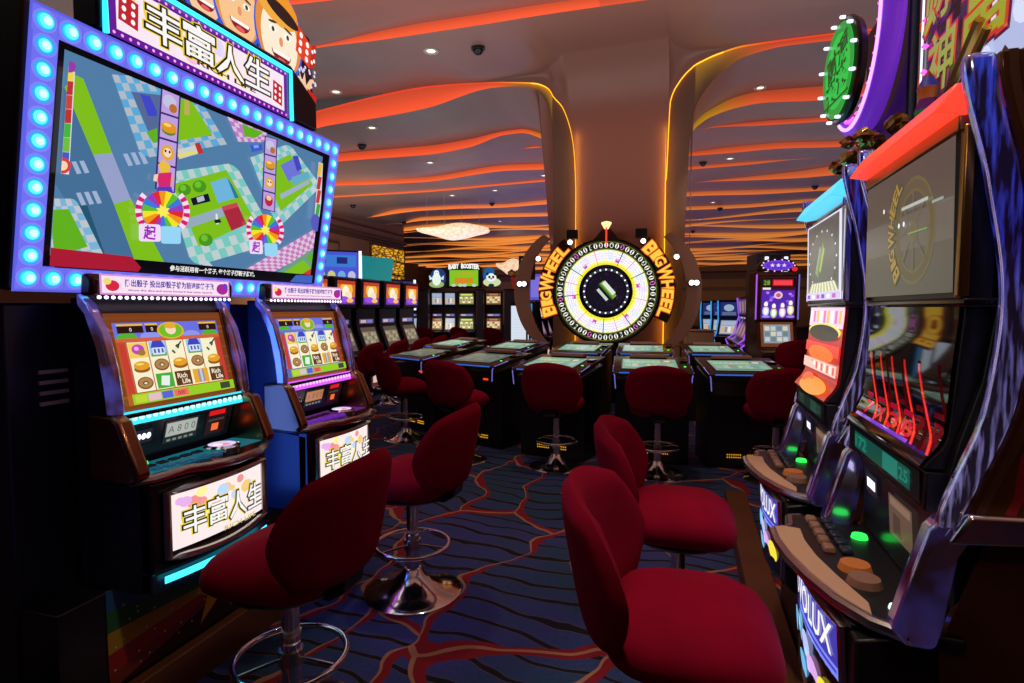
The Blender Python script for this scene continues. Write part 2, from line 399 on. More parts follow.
# ceiling in front of the first riser
grid(und, [[(x, -6, strips[0][1](x)+.1) for x in XS], [(x, strips[0][0], strips[0][1](x)) for x in XS]])
SHIFT = .06
for k, (Y, top, bot, _) in enumerate(strips):
    if k:
        pY, pb = strips[k-1][0]+(SHIFT if k-1 == 2 else 0), strips[k-1][2]
        if k == 2:
            rows = []
            K = 14
            for j in range(K+1):
                row = []
                for x in XS:
                    lv = max(level(x), top(x)); near = (cl.x < x < cr.x)
                    zt = top(x); r = .75*sstep(0, .9, lv-zt) if near else 0.0
                    # path: flat, quarter arc, down the column face; cut at zt
                    if zt >= lv-1e-4: p = (x, pY+(Y-pY)*j/K, pb(x)+(zt-pb(x))*j/K)
                    else:
                        L1 = Y-r-pY
                        drop = lv-zt; amax = PI/2 if drop >= r else math.acos(max(0, 1-drop/max(r, 1e-6)))
                        if j <= 3: p = (x, pY+L1*j/3, pb(x)+(lv-pb(x))*j/3)
                        elif j <= 11:
                            a = amax*(j-3)/8; p = (x, Y-r+r*math.sin(a), lv-r*(1-math.cos(a)))
                        else:
                            a = amax; z0 = lv-r*(1-math.cos(a)); p = (x, Y-r+r*math.sin(a), z0+(zt-z0)*(j-11)/3)
                    row.append(p)
                rows.append(row)
            ia = max(0, next(i for i, x in enumerate(XS) if x > cl.x)-1); ib = next(i for i, x in enumerate(XS) if x > cr.x)
            grid(und, rows[:5]); grid(und, [r_[:ia+1] for r_ in rows[4:]]); grid(und, [r_[ib:] for r_ in rows[4:]]); grid(face, [r_[ia:ib+1] for r_ in rows[4:]])
            edge = rows[-1]
            grid(slot, [edge, [(x, Y+SHIFT, top(x)) for x in XS]])
        else:
            grid(und, [[(x, pY+(Y-pY)*t, pb(x)+(top(x)-pb(x))*t) for x in XS] for t in (0, .25, .5, .75, 1)])
    ys = Y+(SHIFT if k == 2 else 0)
    mb = MB(); K = 6
    o = 0
    for j in range(K+1):
        for x in XS: mb.v.append((x, ys, top(x)+(bot(x)-top(x))*j/K))
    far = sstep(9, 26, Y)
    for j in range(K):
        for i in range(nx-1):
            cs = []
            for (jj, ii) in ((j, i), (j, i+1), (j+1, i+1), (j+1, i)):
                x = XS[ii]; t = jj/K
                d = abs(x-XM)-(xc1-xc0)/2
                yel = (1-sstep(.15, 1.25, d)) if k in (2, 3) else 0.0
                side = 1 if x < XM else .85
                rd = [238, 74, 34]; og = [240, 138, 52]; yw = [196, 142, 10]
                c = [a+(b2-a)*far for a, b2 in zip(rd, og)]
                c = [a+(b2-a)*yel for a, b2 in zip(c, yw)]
                br = (.78+.30*t)*side  # cove glow painted into the riser colours, brighter toward the lower edge
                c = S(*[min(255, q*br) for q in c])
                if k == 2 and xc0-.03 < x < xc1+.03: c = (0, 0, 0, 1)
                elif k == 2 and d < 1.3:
                    g = sstep(.15, 1.2, d); gg = (1-t)**2*(1-g)+g  # yellow glow fading away from the slot edge, also painted in
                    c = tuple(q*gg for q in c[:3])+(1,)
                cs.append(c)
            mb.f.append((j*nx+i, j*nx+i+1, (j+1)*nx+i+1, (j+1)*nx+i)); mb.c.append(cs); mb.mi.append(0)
    mb.col = True
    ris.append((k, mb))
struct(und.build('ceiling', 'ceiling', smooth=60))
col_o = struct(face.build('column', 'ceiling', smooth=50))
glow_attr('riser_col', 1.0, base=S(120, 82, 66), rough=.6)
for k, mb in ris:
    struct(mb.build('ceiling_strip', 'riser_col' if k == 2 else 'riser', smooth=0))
slot.col = True
for i, fc in enumerate(slot.f):
    x = sum(slot.v[q][0] for q in fc)/4; d = abs(x-XM)-(xc1-xc0)/2; q = sstep(.2, 1.3, d)
    slot.c[i] = S(255, 176*(1-q)+60*q, 20, 1.0*(1-q)+.7*q)
struct(slot.build('ceiling_strip', 'riser', smooth=0))
mat('led_yellow', S(190, 130, 20), .5, emit=S(252, 176, 20), es=1.9)
for sg in (-1, 1):
    led = []
    for x in (XS if sg < 0 else XS[::-1]):
        d_ = (XM-x)*sg*-1; zt = strips[2][1](x)
        if (x < XM-.55 if sg < 0 else x > XM+.55) and abs(x-XM) < (xc1-xc0)/2+.42: led.append((x, 9.2+SHIFT*.4, max(.02, zt-.0)))
    cut_ = next((i for i, p_ in enumerate(led) if p_[2] < .05), len(led)-1)
    struct(MB().tube(led[:cut_+1], .013, 6).build('ceiling_strip', 'led_yellow', smooth=0))
def ceil_z(x, y):
    pY, pb = strips[0][0], strips[0][2]
    if y < pY: return strips[0][1](x)+.1*(pY-y)/(pY+6)
    for k, (Y, t, b, _) in enumerate(strips[1:], 1):
        if y <= Y:
            q = (y-pY)/(Y-pY); tt = max(t(x), level(x)) if k == 2 else t(x)
            return pb(x)+(tt-pb(x))*q
        pY, pb = Y, b
    return ZC
def hit_ceiling(u, v):
    d = ray(u, v); t = 2.0
    while t < 60:
        p = Vector((0, 0, EYE))+d*t
        if p.z > ceil_z(p.x, p.y): return p
        t += .02
    return Vector((0, 0, EYE))+d*30

# ------------------------------------------------------------------ walls
mat('wall', S(150, 112, 84), .7, noise=(.8, S(132, 96, 70)))
mat('wall_dark', S(84, 56, 44), .6)
mat('wall_far', S(128, 92, 62), .7)
struct(MB().box((-12.2, 14.2, 2.55), (.4, 17.6, 5.1)).build('wall_left', 'wall', smooth=0))
struct(MB().box((-11.93, 14.2, 4.28), (.16, 17.6, .14)).box((-11.96, 14.2, 4.12), (.1, 17.6, .05)).box((-11.96, 14.2, 4.62), (.1, 17.6, .05)).build('trim_1', 'wall_dark', bevel=.02))
struct(MB().box((-20.5, 36, 2.6), (.4, 30, 5.2)).build('wall_left_far', 'wall_far', smooth=0))
struct(MB().box((0, 50.2, 2.6), (44, .4, 5.2)).build('wall_back', 'wall_far', smooth=0))
struct(MB().box((0, 49.9, 4.1), (44, .3, .5)).box((0, 49.9, 3.0), (44, .2, .25)).build('trim_2', 'wall_dark', smooth=0))
struct(MB().box((14.2, 22, 2.6), (.4, 56, 5.2)).build('wall_right', 'wall_dark', smooth=0))
struct(MB().box((0, -6.2, 2.6), (44, .4, 5.2)).build('wall_front', 'wall_dark', smooth=0))
# three tall door-like recess panels on the left wall
for i, yy in enumerate((14.6, 16.0, 17.4)):
    struct(MB().box((-11.97, yy, 2.4), (.06, 1.15, 2.9)).box((-11.95, yy, 2.4), (.04, .95, 2.7), mi=1).build('wall_left_panel', ['wall_dark', 'wall'], bevel=.01))
# gold lattice screen
def lattice():
    m = bpy.data.materials.new('gold_lattice'); m.use_nodes = True; nt = m.node_tree; b = nt.nodes['Principled BSDF']
    tc = nt.nodes.new('ShaderNodeTexCoord'); mp = nt.nodes.new('ShaderNodeMapping'); mp.inputs['Scale'].default_value = (1, 2.4, 9)
    v = nt.nodes.new('ShaderNodeTexVoronoi'); v.feature = 'DISTANCE_TO_EDGE'; v.inputs['Scale'].default_value = 1.0
    r = nt.nodes.new('ShaderNodeValToRGB'); r.color_ramp.elements[0].position = .04; r.color_ramp.elements[0].color = S(70, 44, 10)
    r.color_ramp.elements[1].position = .22; r.color_ramp.elements[1].color = S(226, 164, 28)
    L = nt.links.new; L(tc.outputs['Object'], mp.inputs[0]); L(mp.outputs[0], v.inputs['Vector']); L(v.outputs['Distance'], r.inputs[0])
    L(r.outputs[0], b.inputs['Base Color']); L(r.outputs[0], b.inputs['Emission Color']); b.inputs['Emission Strength'].default_value = 1.05
    MATS['gold_lattice'] = m
lattice()
a, b_ = onx(371, 260, -11.9), onx(403.5, 260, -11.9)
ztop = onx(387, 247, -11.9).z; zbot = onx(387, 288, -11.9).z
g = thing('lattice_screen', 'tall golden backlit wall screen with a wavy lattice pattern', 'wall screen', (-11.9, (a.y+b_.y)/2, zbot))
wl, hl = b_.y-a.y, ztop-zbot
for j in range(3): MB().box((0, 0, hl*(j+.5)/3), (.06, wl, hl/3-.05)).build('lattice_panel', 'gold_lattice', g, bevel=.01)
f = MB()
for j in range(4): f.box((0, 0, hl*j/3), (.1, wl+.1, .06))
for s in (-1, 1): f.box((0, s*(wl/2+.03), hl/2), (.1, .06, hl+.06))
f.build('screen_frame', 'wall_dark', g)

# ------------------------------------------------------------------ ceiling fittings
mat('lens', (1, .9, .7, 1), .4, emit=S(255, 236, 205), es=2.2)
mat('fitting', S(196, 186, 176), .4)
DL = [(431, 50, 'near the end of the first red band'), (585, 62, 'above the column, toward the board display'), (637, 53, 'above the column, toward the green round sign'),
      (372, 127, 'under the wide red band by the board display'), (430, 162, 'between the second and third red bands'), (336, 91, 'just above the corner of the bright board display'),
      (730, 158, 'in the purple stretch behind the column'), (760, 87, 'under the top red band near the green round sign'), (544, 175, 'close beside the column edge under the third band'), (495, 190, 'over the middle of the chandelier run'),
      (452, 195, 'directly above the large chandelier'), (713, 202, 'far down the hall beyond the column'), (700, 219, 'far along the hall above the purple machine row'), (500, 221, 'beyond the large chandelier')]
for i, (u, v, w) in enumerate(DL):
    p = hit_ceiling(u, v)
    t = thing('downlight', 'small recessed ceiling downlight '+w, 'downlight', p+Vector((0, 0, -.01)), 0, 'recessed ceiling downlights')
    R = .085
    MB().lathe([(R*.72, 0), (R*.78, -.012), (R*1.25, -.012), (R*1.3, .012)], 20, cap=False).build('trim_ring', 'fitting', t)
    MB().lathe([(.001, 0), (R*.74, 0)], 20, cap=False).build('lens', 'lens', t)
DM = [(478, 47, 'on the plain ceiling ahead of the column'), (362, 145, 'below the wide red band beside the bright board display'), (353, 205, 'near the top of the panelled wall'), (492, 203, 'above the chandelier beside the column'),
      (703, 162, 'in the purple stretch just past the column'), (404, 222, 'by the end of the panelled wall'), (720, 208, 'far down the hall past the column'), (693, 231, 'deep in the hall over the low machines'), (815, 186, 'above the small upright machine with the cyan light bar')]
for i, (u, v, w) in enumerate(DM):
    p = hit_ceiling(u, v)
    t = thing('security_dome', 'black dome camera '+w, 'security camera', p+Vector((0, 0, -.01)), 0, 'ceiling dome cameras'); t.scale = (.78, .78, .78)
    MB().lathe([(.0, 0.02), (.12, .02), (.125, -.03), (.095, -.04)], 20, cap=False).build('housing', 'black', t)
    MB().lathe([(.095, -.035), (.088, -.075), (.06, -.11), (.02, -.127), (.001, -.128)], 20, cap=False).build('dome', 'black_gloss', t)

# chandeliers: glowing ribbed clouds of crystal on thin rods
mat('crystal', S(255, 232, 190), .3, emit=S(255, 226, 176), es=.95)
def cry():
    m = MATS['crystal']; nt = m.node_tree; b = nt.nodes['Principled BSDF']
    tc = nt.nodes.new('ShaderNodeTexCoord'); v = nt.nodes.new('ShaderNodeTexVoronoi'); v.inputs['Scale'].default_value = 9
    r = nt.nodes.new('ShaderNodeValToRGB'); r.color_ramp.elements[0].color = S(255, 240, 208); r.color_ramp.elements[1].color = S(214, 160, 92)
    nt.links.new(tc.outputs['Object'], v.inputs['Vector']); nt.links.new(v.outputs['Distance'], r.inputs[0]); nt.links.new(r.outputs[0], b.inputs['Emission Color'])
cry()
def chandelier(c, W, H, D, label, drops, cz):
    t = thing('chandelier', label, 'chandelier', c)
    mb = MB(); n, k = 36, 12
    for j in range(k+1):
        ph = -PI/2+PI*j/k
        for i in range(n):
            a = 2*PI*i/n; x = math.cos(a)*math.cos(ph); yv = math.sin(a)*math.cos(ph); z = math.sin(ph)
            zz = z*(.32 if z > 0 else .75)*(1+.35*math.sin(x*4+1.2)) + .12*math.sin(x*3.2)
            mb.v.append((x*W/2, yv*D/2, zz*H*.8+(-.18*H*max(0, math.sin(x*2.6-.4)) if z < .2 else 0)))
    for j in range(k):
        for i in range(n): mb.f.append((j*n+i, j*n+(i+1) % n, (j+1)*n+(i+1) % n, (j+1)*n+i)); mb.c.append(None); mb.mi.append(0)
    o = mb.build('crystal_body', 'crystal', t, smooth=80); o.rotation_euler = (0, 0, YAW)
    for i in range(drops):
        x = (i/(drops-1)-.5)*W*.7
        MB().tube([(x*math.cos(YAW), x*math.sin(YAW), H*.15), (x*math.cos(YAW), x*math.sin(YAW), cz-c[2])], .006, 6).build('hanging_rod', 'fitting', t)
c1 = atd(453, 229, 18); chandelier(c1, 2.35, .44, 1.3, 'long cloud-shaped crystal chandelier glowing cream white under the orange ceiling bands', 4, ceil_z(c1.x, c1.y)+.1)
c2 = atd(510, 264, 30); chandelier(c2, 1.5, .75, 1.0, 'smaller distant chandelier half hidden behind the wheel sign', 3, ceil_z(c2.x, c2.y))

# ------------------------------------------------------------------ lights
def spot(loc, tgt, e, ang=70, col=(1, .82, .62), r=.06, blend=.6):
    l = bpy.data.lights.new('spot', 'SPOT'); l.energy = e; l.spot_size = math.radians(ang); l.spot_blend = blend; l.color = col; l.shadow_soft_size = r
    o = bpy.data.objects.new('spot', l); COL.objects.link(o); o.location = loc
    o.rotation_euler = (Vector(tgt)-Vector(loc)).to_track_quat('-Z', 'Y').to_euler(); return o
def point(loc, e, col=(1, .8, .6), r=.15):
    l = bpy.data.lights.new('lamp', 'POINT'); l.energy = e; l.color = col; l.shadow_soft_size = r
    o = bpy.data.objects.new('lamp', l); COL.objects.link(o); o.location = loc; return o
def area(loc, tgt, e, sx, sy, col):
    l = bpy.data.lights.new('area', 'AREA'); l.shape = 'RECTANGLE'; l.size = sx; l.size_y = sy; l.energy = e; l.color = col
    o = bpy.data.objects.new('area', l); COL.objects.link(o); o.location = loc
    o.rotation_euler = (Vector(tgt)-Vector(loc)).to_track_quat('-Z', 'Y').to_euler(); return o
w = bpy.data.worlds.new('world'); SC.world = w; w.use_nodes = True
w.node_tree.nodes['Background'].inputs[0].default_value = (.9, .75, .7, 1); w.node_tree.nodes['Background'].inputs[1].default_value = .012
for yy, sy, e, c, xx in ((1.5, 6, 230, (.93, .96, 1), -1), (6.4, 3.4, 120, (.95, .96, 1), -1), (13, 6, 130, (.94, .9, 1), -1), (19, 5, 90, (.72, .58, 1), -2), (28, 8, 120, (.7, .5, 1), -2), (40, 10, 110, (.66, .42, 1), -4)):
    area((xx, yy, 2.6), (xx, yy, 5), e, 16, sy, c)  # added unseen uplights that brighten and tint the ceiling
spot((-5.5, 5.2, 2.3), (-1.05, 9.2, 1.8), 90, 56, (1, .80, .78), .4)  # this and the next: added unseen spots that brighten the column
spot((3.2, 5.0, 2.3), (-1.05, 9.2, 1.8), 90, 56, (1, .80, .78), .4)
spot((-.3, 1.0, 4.6), (.32, 1.6, .8), 190, 30, (1, .86, .72), .1)  # added spot that brightens the near button deck
spot((.0, -.3, 2.6), (.55, 1.25, 1.6), 9, 40, (1, .7, .5), .1)  # added unseen spot that lifts the near side wing
area((-5, 19, 2.8), (-5, 19.2, 5), 60, 7, 9, (.3, .2, 1))  # added unseen uplight that tints the far ceiling blue-violet
spot((-.3, 2.4, 4.6), (.0, 2.2, .6), 55, 45)
spot((-1.6, 3.4, 4.7), (-1.2, 3.6, 0), 60, 60)
spot((-.8, 4.6, 4.6), (-.6, 5.2, 0), 60, 70)
# ------------------------------------------------------------------ bar stools
def pad(outline_n, w, d, h, z0, front_round=.5, n=36, k=10):
    """soft cushion: a superellipse plan puffed to a rounded edge"""
    mb = MB(); rows = []
    for j in range(k+1):
        a = -PI/2+PI*j/k
        sc = math.copysign(abs(math.cos(a))**.55, 1); zz = z0+h/2+h/2*math.copysign(abs(math.sin(a))**.9, math.sin(a))
        row = []
        for i in range(n):
            t = 2*PI*i/n; c, s_ = math.cos(t), math.sin(t)
            x = math.copysign(abs(c)**(2/outline_n), c)*w/2*sc; y = math.copysign(abs(s_)**(2/outline_n), s_)*d/2*sc
            z = zz+(.018*math.cos(x/w*PI)*math.cos(y/d*PI) if a > 0 else 0) - (.03*max(0, y/d*2-.4) if True else 0)
            row.append((x, y, z))
        rows.append(row)
    o = 0
    for r in rows: mb.v += r
    for j in range(k):
        for i in range(n): mb.f.append((j*n+i, j*n+(i+1) % n, (j+1)*n+(i+1) % n, (j+1)*n+i)); mb.c.append(None); mb.mi.append(0)
    mb.f.append(tuple(range(n-1, -1, -1))); mb.c.append(None); mb.mi.append(0)
    mb.f.append(tuple(k*n+i for i in range(n))); mb.c.append(None); mb.mi.append(0)
    return mb
def stool_back():
    mb = MB(); nu, nv = 28, 14; R = .44; th = .036
    def P(u, v, side):
        # square -> rounded blob
        uu, vv = u*math.sqrt(max(0, 1-.42*v*v)), v*math.sqrt(max(0, 1-.30*u*u))
        ang = uu*.85*(1-.10*(vv < 0)*abs(vv))
        e = min(1, max(abs(u), abs(v))); t = th*math.sqrt(max(0, 1-e**5))
        z = .768+vv*.20 - .015*uu*uu + (.02*(1-uu*uu) if vv > 0 else 0)*vv
        r = R+(t if side else -t); lean = .04*(vv+.4)
        y = .165-r*math.cos(ang)-lean; x = r*math.sin(ang)*.84
        return (x, y, z)
    for side in (1, 0):
        o = len(mb.v)
        for j in range(nv+1):
            for i in range(nu+1): mb.v.append(P(-1+2*i/nu, -1+2*j/nv, side))
        for j in range(nv):
            for i in range(nu):
                a = o+j*(nu+1)+i; q = (a, a+1, a+nu+2, a+nu+1)
                mb.f.append(q if side else q[::-1]); mb.c.append(None); mb.mi.append(0)
    return mb
def make_stool(loc, rz, label, group):
    t = thing('bar_stool', label, 'stool', loc, rz, group)
    pad(3.8, .48, .445, .16, .512).build('seat', 'velvet', t, smooth=80)
    b = stool_back().build('backrest', 'velvet', t, smooth=80)
    MB().prism([(-.20, .50), (-.16, .50), (-.16, .53), (-.215, .56), (-.265, .74), (-.29, .74), (-.25, .53)], -.06, .06).build('back_bracket', 'black', t, bevel=.006)
    MB().lathe([(.19, .51), (.2, .522), (.2, .54), (.05, .545)], 24).lathe([(.045, .46), (.09, .515)], 20).build('seat_pan', 'black', t)
    MB().lathe([(.034, .05), (.034, .30), (.030, .305), (.030, .50)], 20).build('post', 'chrome', t)
    MB().tube([(.185*math.cos(a*PI/18), .185*math.sin(a*PI/18), .25) for a in range(36)], .0115, 10, True).build('foot_ring', 'chrome', t, smooth=60)
    sp = MB()
    for a in (.5, .5+2*PI/3, .5+4*PI/3):
        sp.tube([(.03*math.cos(a), .03*math.sin(a), .25), (.18*math.cos(a), .18*math.sin(a), .25)], .012, 8, flat=.4)
    sp.lathe([(.042, .225), (.042, .275)], 16); sp.build('ring_spokes', 'chrome_dull', t)
    MB().lathe([(.245, 0), (.247, .010), (.232, .020), (.17, .032), (.10, .062), (.062, .10), (.045, .125), (.040, .13)], 40).build('base', 'chrome', t, smooth=50)
    return t
GS = 'red upholstered bar stools around the gaming floor'
proto = make_stool((-1.285, 1.60, 0), PI/2, 'dark red bar stool facing the cyan-lit slot machine beneath the board display', GS)
def stool(x, y, rz, label): return dup(proto, (x, y, 0), rz, label, GS)
stool(-1.31, 2.57, PI/2, 'dark red bar stool facing the purple-lit slot machine, chrome base in full view')
stool(.03, 1.57, -PI/2, 'bright red bar stool at the tall machine with the red light bar')
stool(-.01, 2.41, -PI/2, 'bright red bar stool at the machine with the cyan light bar')
stool(-2.93, 5.62, -.75, 'red bar stool turned sideways at the outermost touch table, before the dark machines')
stool(-2.02, 4.98, -.32, 'red bar stool with its back to us at the touch table next to the outermost')
stool(-1.10, 5.02, -.05, 'red bar stool with its back to us below the middle of the wheel')
stool(-.21, 5.04, .05, 'red bar stool with its back to us just right of the wheel')
stool(.74, 5.14, .12, 'red bar stool half hidden behind the deck of the cyan-barred machine')
stool(1.55, 9.3, PI-3.1, 'red bar stool standing in front of the bowling-pin slot machine')
for y_, w_ in ((6.9, 'nearest the board display'), (7.65, 'second from the board display'), (8.4, 'third from the board display'), (9.12, 'fourth from the board display'), (9.85, 'farthest from the board display')):
    stool(-4.32, y_, PI/2, 'red bar stool in the row before the dark slot machines, '+w_)
for x_, y_, w_ in ((-5.3, 13.3, 'under its panda picture'), (-4.4, 13.2, 'near the bright white panel'), (-6.2, 13.2, 'at its penguin picture end')):
    stool(x_, y_, -.3, 'distant red bar stool before the machines below the overhead sign, '+w_)

# ------------------------------------------------------------------ artwork helpers
K_ = S(14, 10, 12); Wt = S(250, 250, 246)
def burger(d, x, y, r):
    d.ell(x, y-.25*r, r, .45*r, S(60, 110, 30)); d.ell(x, y-.35*r, .95*r, .35*r, S(150, 90, 40)); d.ell(x, y+.12*r, r, .52*r, S(228, 160, 40)); d.ell(x-.2*r, y+.3*r, .5*r, .14*r, S(250, 214, 110))
def donut(d, x, y, r):
    d.ell(x, y, r, .72*r, S(120, 76, 40)); d.ell(x, y+.04*r, .86*r, .58*r, S(176, 130, 80)); d.ell(x, y, .34*r, .24*r, S(92, 54, 28)); d.ell(x, y-.02*r, .2*r, .14*r, S(236, 226, 190))
def house(d, x, y, r):
    d.rect(x-r, y-.9*r, x+r, y-.5*r, S(90, 170, 60)); d.rect(x-.8*r, y-.7*r, x+.8*r, y+.2*r, S(214, 226, 246)); d.poly([(x-r, y+.15*r), (x+r, y+.15*r), (x+.6*r, y+.95*r), (x-.6*r, y+.95*r)], S(58, 70, 190))
    for q in (-.5, 0, .5): d.rect(x+q*r-.13*r, y-.5*r, x+q*r+.13*r, y, S(70, 90, 170))
def bottle(d, x, y, r):
    c, s_ = math.cos(.75), math.sin(.75)
    def q(a, b): return (x+a*c-b*s_, y+a*s_+b*c)
    d.poly([q(-.9*r, -.26*r), q(.2*r, -.26*r), q(.2*r, .26*r), q(-.9*r, .26*r)], S(36, 84, 44)); d.poly([q(.2*r, -.26*r), q(.5*r, -.1*r), q(1.05*r, -.1*r), q(1.05*r, .1*r), q(.5*r, .1*r), q(.2*r, .26*r)], S(30, 60, 34))
    d.poly([q(-.65*r, -.27*r), q(-.05*r, -.27*r), q(-.05*r, .27*r), q(-.65*r, .27*r)], S(236, 236, 210))
def die(d, pts, pipc, col, n):
    """pips on a quadrilateral face"""
    d.poly(pts, col)
    P = {1: [(.5, .5)], 2: [(.27, .27), (.73, .73)], 3: [(.25, .25), (.5, .5), (.75, .75)], 4: [(.27, .27), (.27, .73), (.73, .27), (.73, .73)], 6: [(.27, .2), (.27, .5), (.27, .8), (.73, .2), (.73, .5), (.73, .8)]}[n]
    a, b, c, e = [Vector(p) for p in pts]; s_ = ((b-a).length+(e-a).length)/2*.1
    for u, v in P:
        p = a*(1-u)*(1-v)+b*u*(1-v)+c*u*v+e*(1-u)*v; d.ell(p.x, p.y, s_, s_*1.15, pipc, 10, .3)
def logo_text(d, x, y, w, h, rot=0):
    """the four big characters: white, black outlined, yellow halo"""
    n = 4
    for i, ch in enumerate('丰富人生'):
        px = x+(i-1.5)*w/n*1.0; py = y+(.04*h if i % 2 else -.02*h)
        d.text(ch, px, py, h, S(238, 208, 40), w/n*.96, rot, .088, None)
        d.text(ch, px, py, h, K_, w/n*.96, rot, .060, None)
        d.text(ch, px, py, h, Wt, w/n*.96, rot, .010, None)

# ------------------------------------------------------------------ slot machines under the board display
def reel_art(d, W, H, blue):
    d.rect(-W/2, 0, W/2, H, S(120, 62, 26))
    for i in range(16):
        q = random.random(); d.rect(-W/2, H*i/16, W/2, H*(i+.4)/16, S(120+40*q, 60+22*q, 24), .05)
    ix0, ix1, iy0, iy1 = -W*.44, W*.45, H*.05, H*.90
    d.rect(ix0, iy0, ix1, iy1, S(178, 84, 40) if not blue else S(84, 100, 190))
    d.rect(ix0, H*.73, ix1, iy1, S(104, 112, 226))
    for i in range(5): d.ell(ix0+(ix1-ix0)*(i+.5)/5, H*.745, W*.08, H*.05, S(80, 176, 50) if i in (0, 4) else S(140, 150, 235), 12, .1)
    d.rect(ix0, H*.70, ix1, H*.735, S(214, 96, 60) if not blue else S(100, 120, 200))
    for a, b in ((.03, .25), (.27, .38), (.79, .98)):
        x0, x1 = ix0+(ix1-ix0)*a, ix0+(ix1-ix0)*b
        d.rect(x0, H*.79, x1, H*.88, S(40, 16, 12)); d.rect(x0, H*.865, x1, H*.885, S(232, 190, 60)); d.text('0', (x0+x1)/2, H*.825, H*.04, Wt)
    d.ell(0, H*.80, W*.115, H*.095, S(226, 180, 40)); d.ell(0, H*.80, W*.1, H*.08, S(110, 190, 40)); d.ell(0, H*.81, W*.045, H*.055, S(246, 220, 190)); d.ell(0, H*.85, W*.05, H*.03, S(230, 170, 50))
    d.rect(ix0+W*.01, H*.17, ix0+W*.055, H*.68, S(200, 60, 50)); d.rect(ix1-W*.055, H*.17, ix1-W*.01, H*.68, S(200, 60, 50))
    rx0, rx1 = ix0+W*.065, ix1-W*.065; cw = (rx1-rx0)/5; rh = H*.52/3
    for c in range(5):
        x0 = rx0+c*cw; d.rect(x0+.002, H*.17, x0+cw-.002, H*.69, S(250, 240, 204), .4)
    sym = [['fl', 'bu', 'do'], ['ho', 'do', 'gr'], ['bo', 'bu', 'rl'], ['ho', 'do', 'bd'], ['bo', 'bu', 'rl']]
    for c in range(5):
        for r in range(3):
            x = rx0+(c+.5)*cw; y = H*.69-(r+.5)*rh; q = cw*.40; k = sym[c][r]
            if k == 'bu': burger(d, x, y, q)
            elif k == 'do': donut(d, x, y, q)
            elif k == 'ho': d.rect(x-cw*.46, y-rh*.46, x+cw*.46, y+rh*.46, S(150, 196, 240)); house(d, x, y, q)
            elif k == 'bo': bottle(d, x, y, q)
            elif k == 'fl': d.rect(x-cw*.46, y-rh*.46, x+cw*.46, y+rh*.46, S(246, 206, 90)); d.ell(x, y+.1*q, .8*q, .6*q, S(190, 70, 190)); d.ell(x+.35*q, y-.3*q, .5*q, .35*q, S(160, 120, 60)); d.ell(x-.2*q, y+.2*q, .3*q, .25*q, S(240, 160, 230))
            elif k == 'gr': d.rect(x-cw*.46, y-rh*.46, x+cw*.46, y+rh*.46, S(70, 170, 60)); d.poly([(x-.7*q, y-.5*q), (x+.4*q, y-.7*q), (x+.7*q, y+.5*q), (x-.4*q, y+.6*q)], S(232, 240, 236))
            elif k == 'rl': d.rect(x-cw*.46, y-rh*.46, x+cw*.46, y+rh*.46, S(96, 56, 26)); d.text('Rich', x-cw*.06, y+rh*.17, rh*.3, S(250, 240, 214), off=.02); d.text('Life', x+cw*.1, y-rh*.2, rh*.3, S(250, 240, 214), off=.02)
            elif k == 'bd': d.rect(x-cw*.46, y-rh*.46, x+cw*.46, y+rh*.46, S(236, 170, 40)); d.rect(x-.45*q, y-.8*q, x+.5*q, y+.75*q, S(150, 150, 170)); d.rect(x-.1*q, y-.8*q, x+.2*q, y+.85*q, S(206, 206, 220))
    d.rect(ix0, iy0, ix1, H*.155, S(150, 206, 40))
    for a, b, c in ((.02, .12, S(190, 214, 60)), (.13, .24, S(230, 190, 200)), (.25, .35, S(90, 100, 220)), (.36, .5, S(240, 110, 100)), (.84, .95, S(60, 70, 56))): d.rect(ix0+(ix1-ix0)*a, H*.065, ix0+(ix1-ix0)*b, H*.14, c)
    d.text('000', ix0+(ix1-ix0)*.43, H*.1, H*.045, S(120, 20, 20))
def canopy_art(d):
    d.rect(-.275, -.034, .275, .034, S(214, 150, 214), nx=1); d.rect(-.268, -.028, .268, .028, S(255, 226, 244))
    d.ell(-.232, -.004, .024, .018, S(214, 40, 70)); d.ell(-.25, .010, .014, .011, S(240, 220, 120)); d.ell(.235, -.002, .03, .022, S(170, 40, 150)); d.ell(.25, .01, .014, .012, S(120, 60, 190))
    d.text('掷出骰子 投出的骰子将为前进的格子数', .0, .007, .024, S(86, 70, 170), .38, off=.03); d.text('throw the dice and move forward that many squares', 0, -.018, .009, S(120, 60, 140), .36, off=.02)
def belly_art(d):
    W = .215
    d.rect(-W, .135, W, .325, S(255, 238, 236), nx=14)
    r = random.Random(3)
    for i in range(16):
        x, z, q = r.uniform(-W*.85, W*.85), r.uniform(.23, .31), r.uniform(.012, .03)
        d.ell(x, z, q, q*.8, [S(246, 150, 150), S(250, 206, 130), S(236, 180, 240), S(255, 246, 160), S(190, 220, 255)][i % 5], 12, .2)
    logo_text(d, -.005, .226, .345, .092); d.text('RICH LIFE', .04, .158, .016, S(214, 190, 110), .16, off=.02)
def fy(x): return -(.300-.55*x*x)
H0 = .50
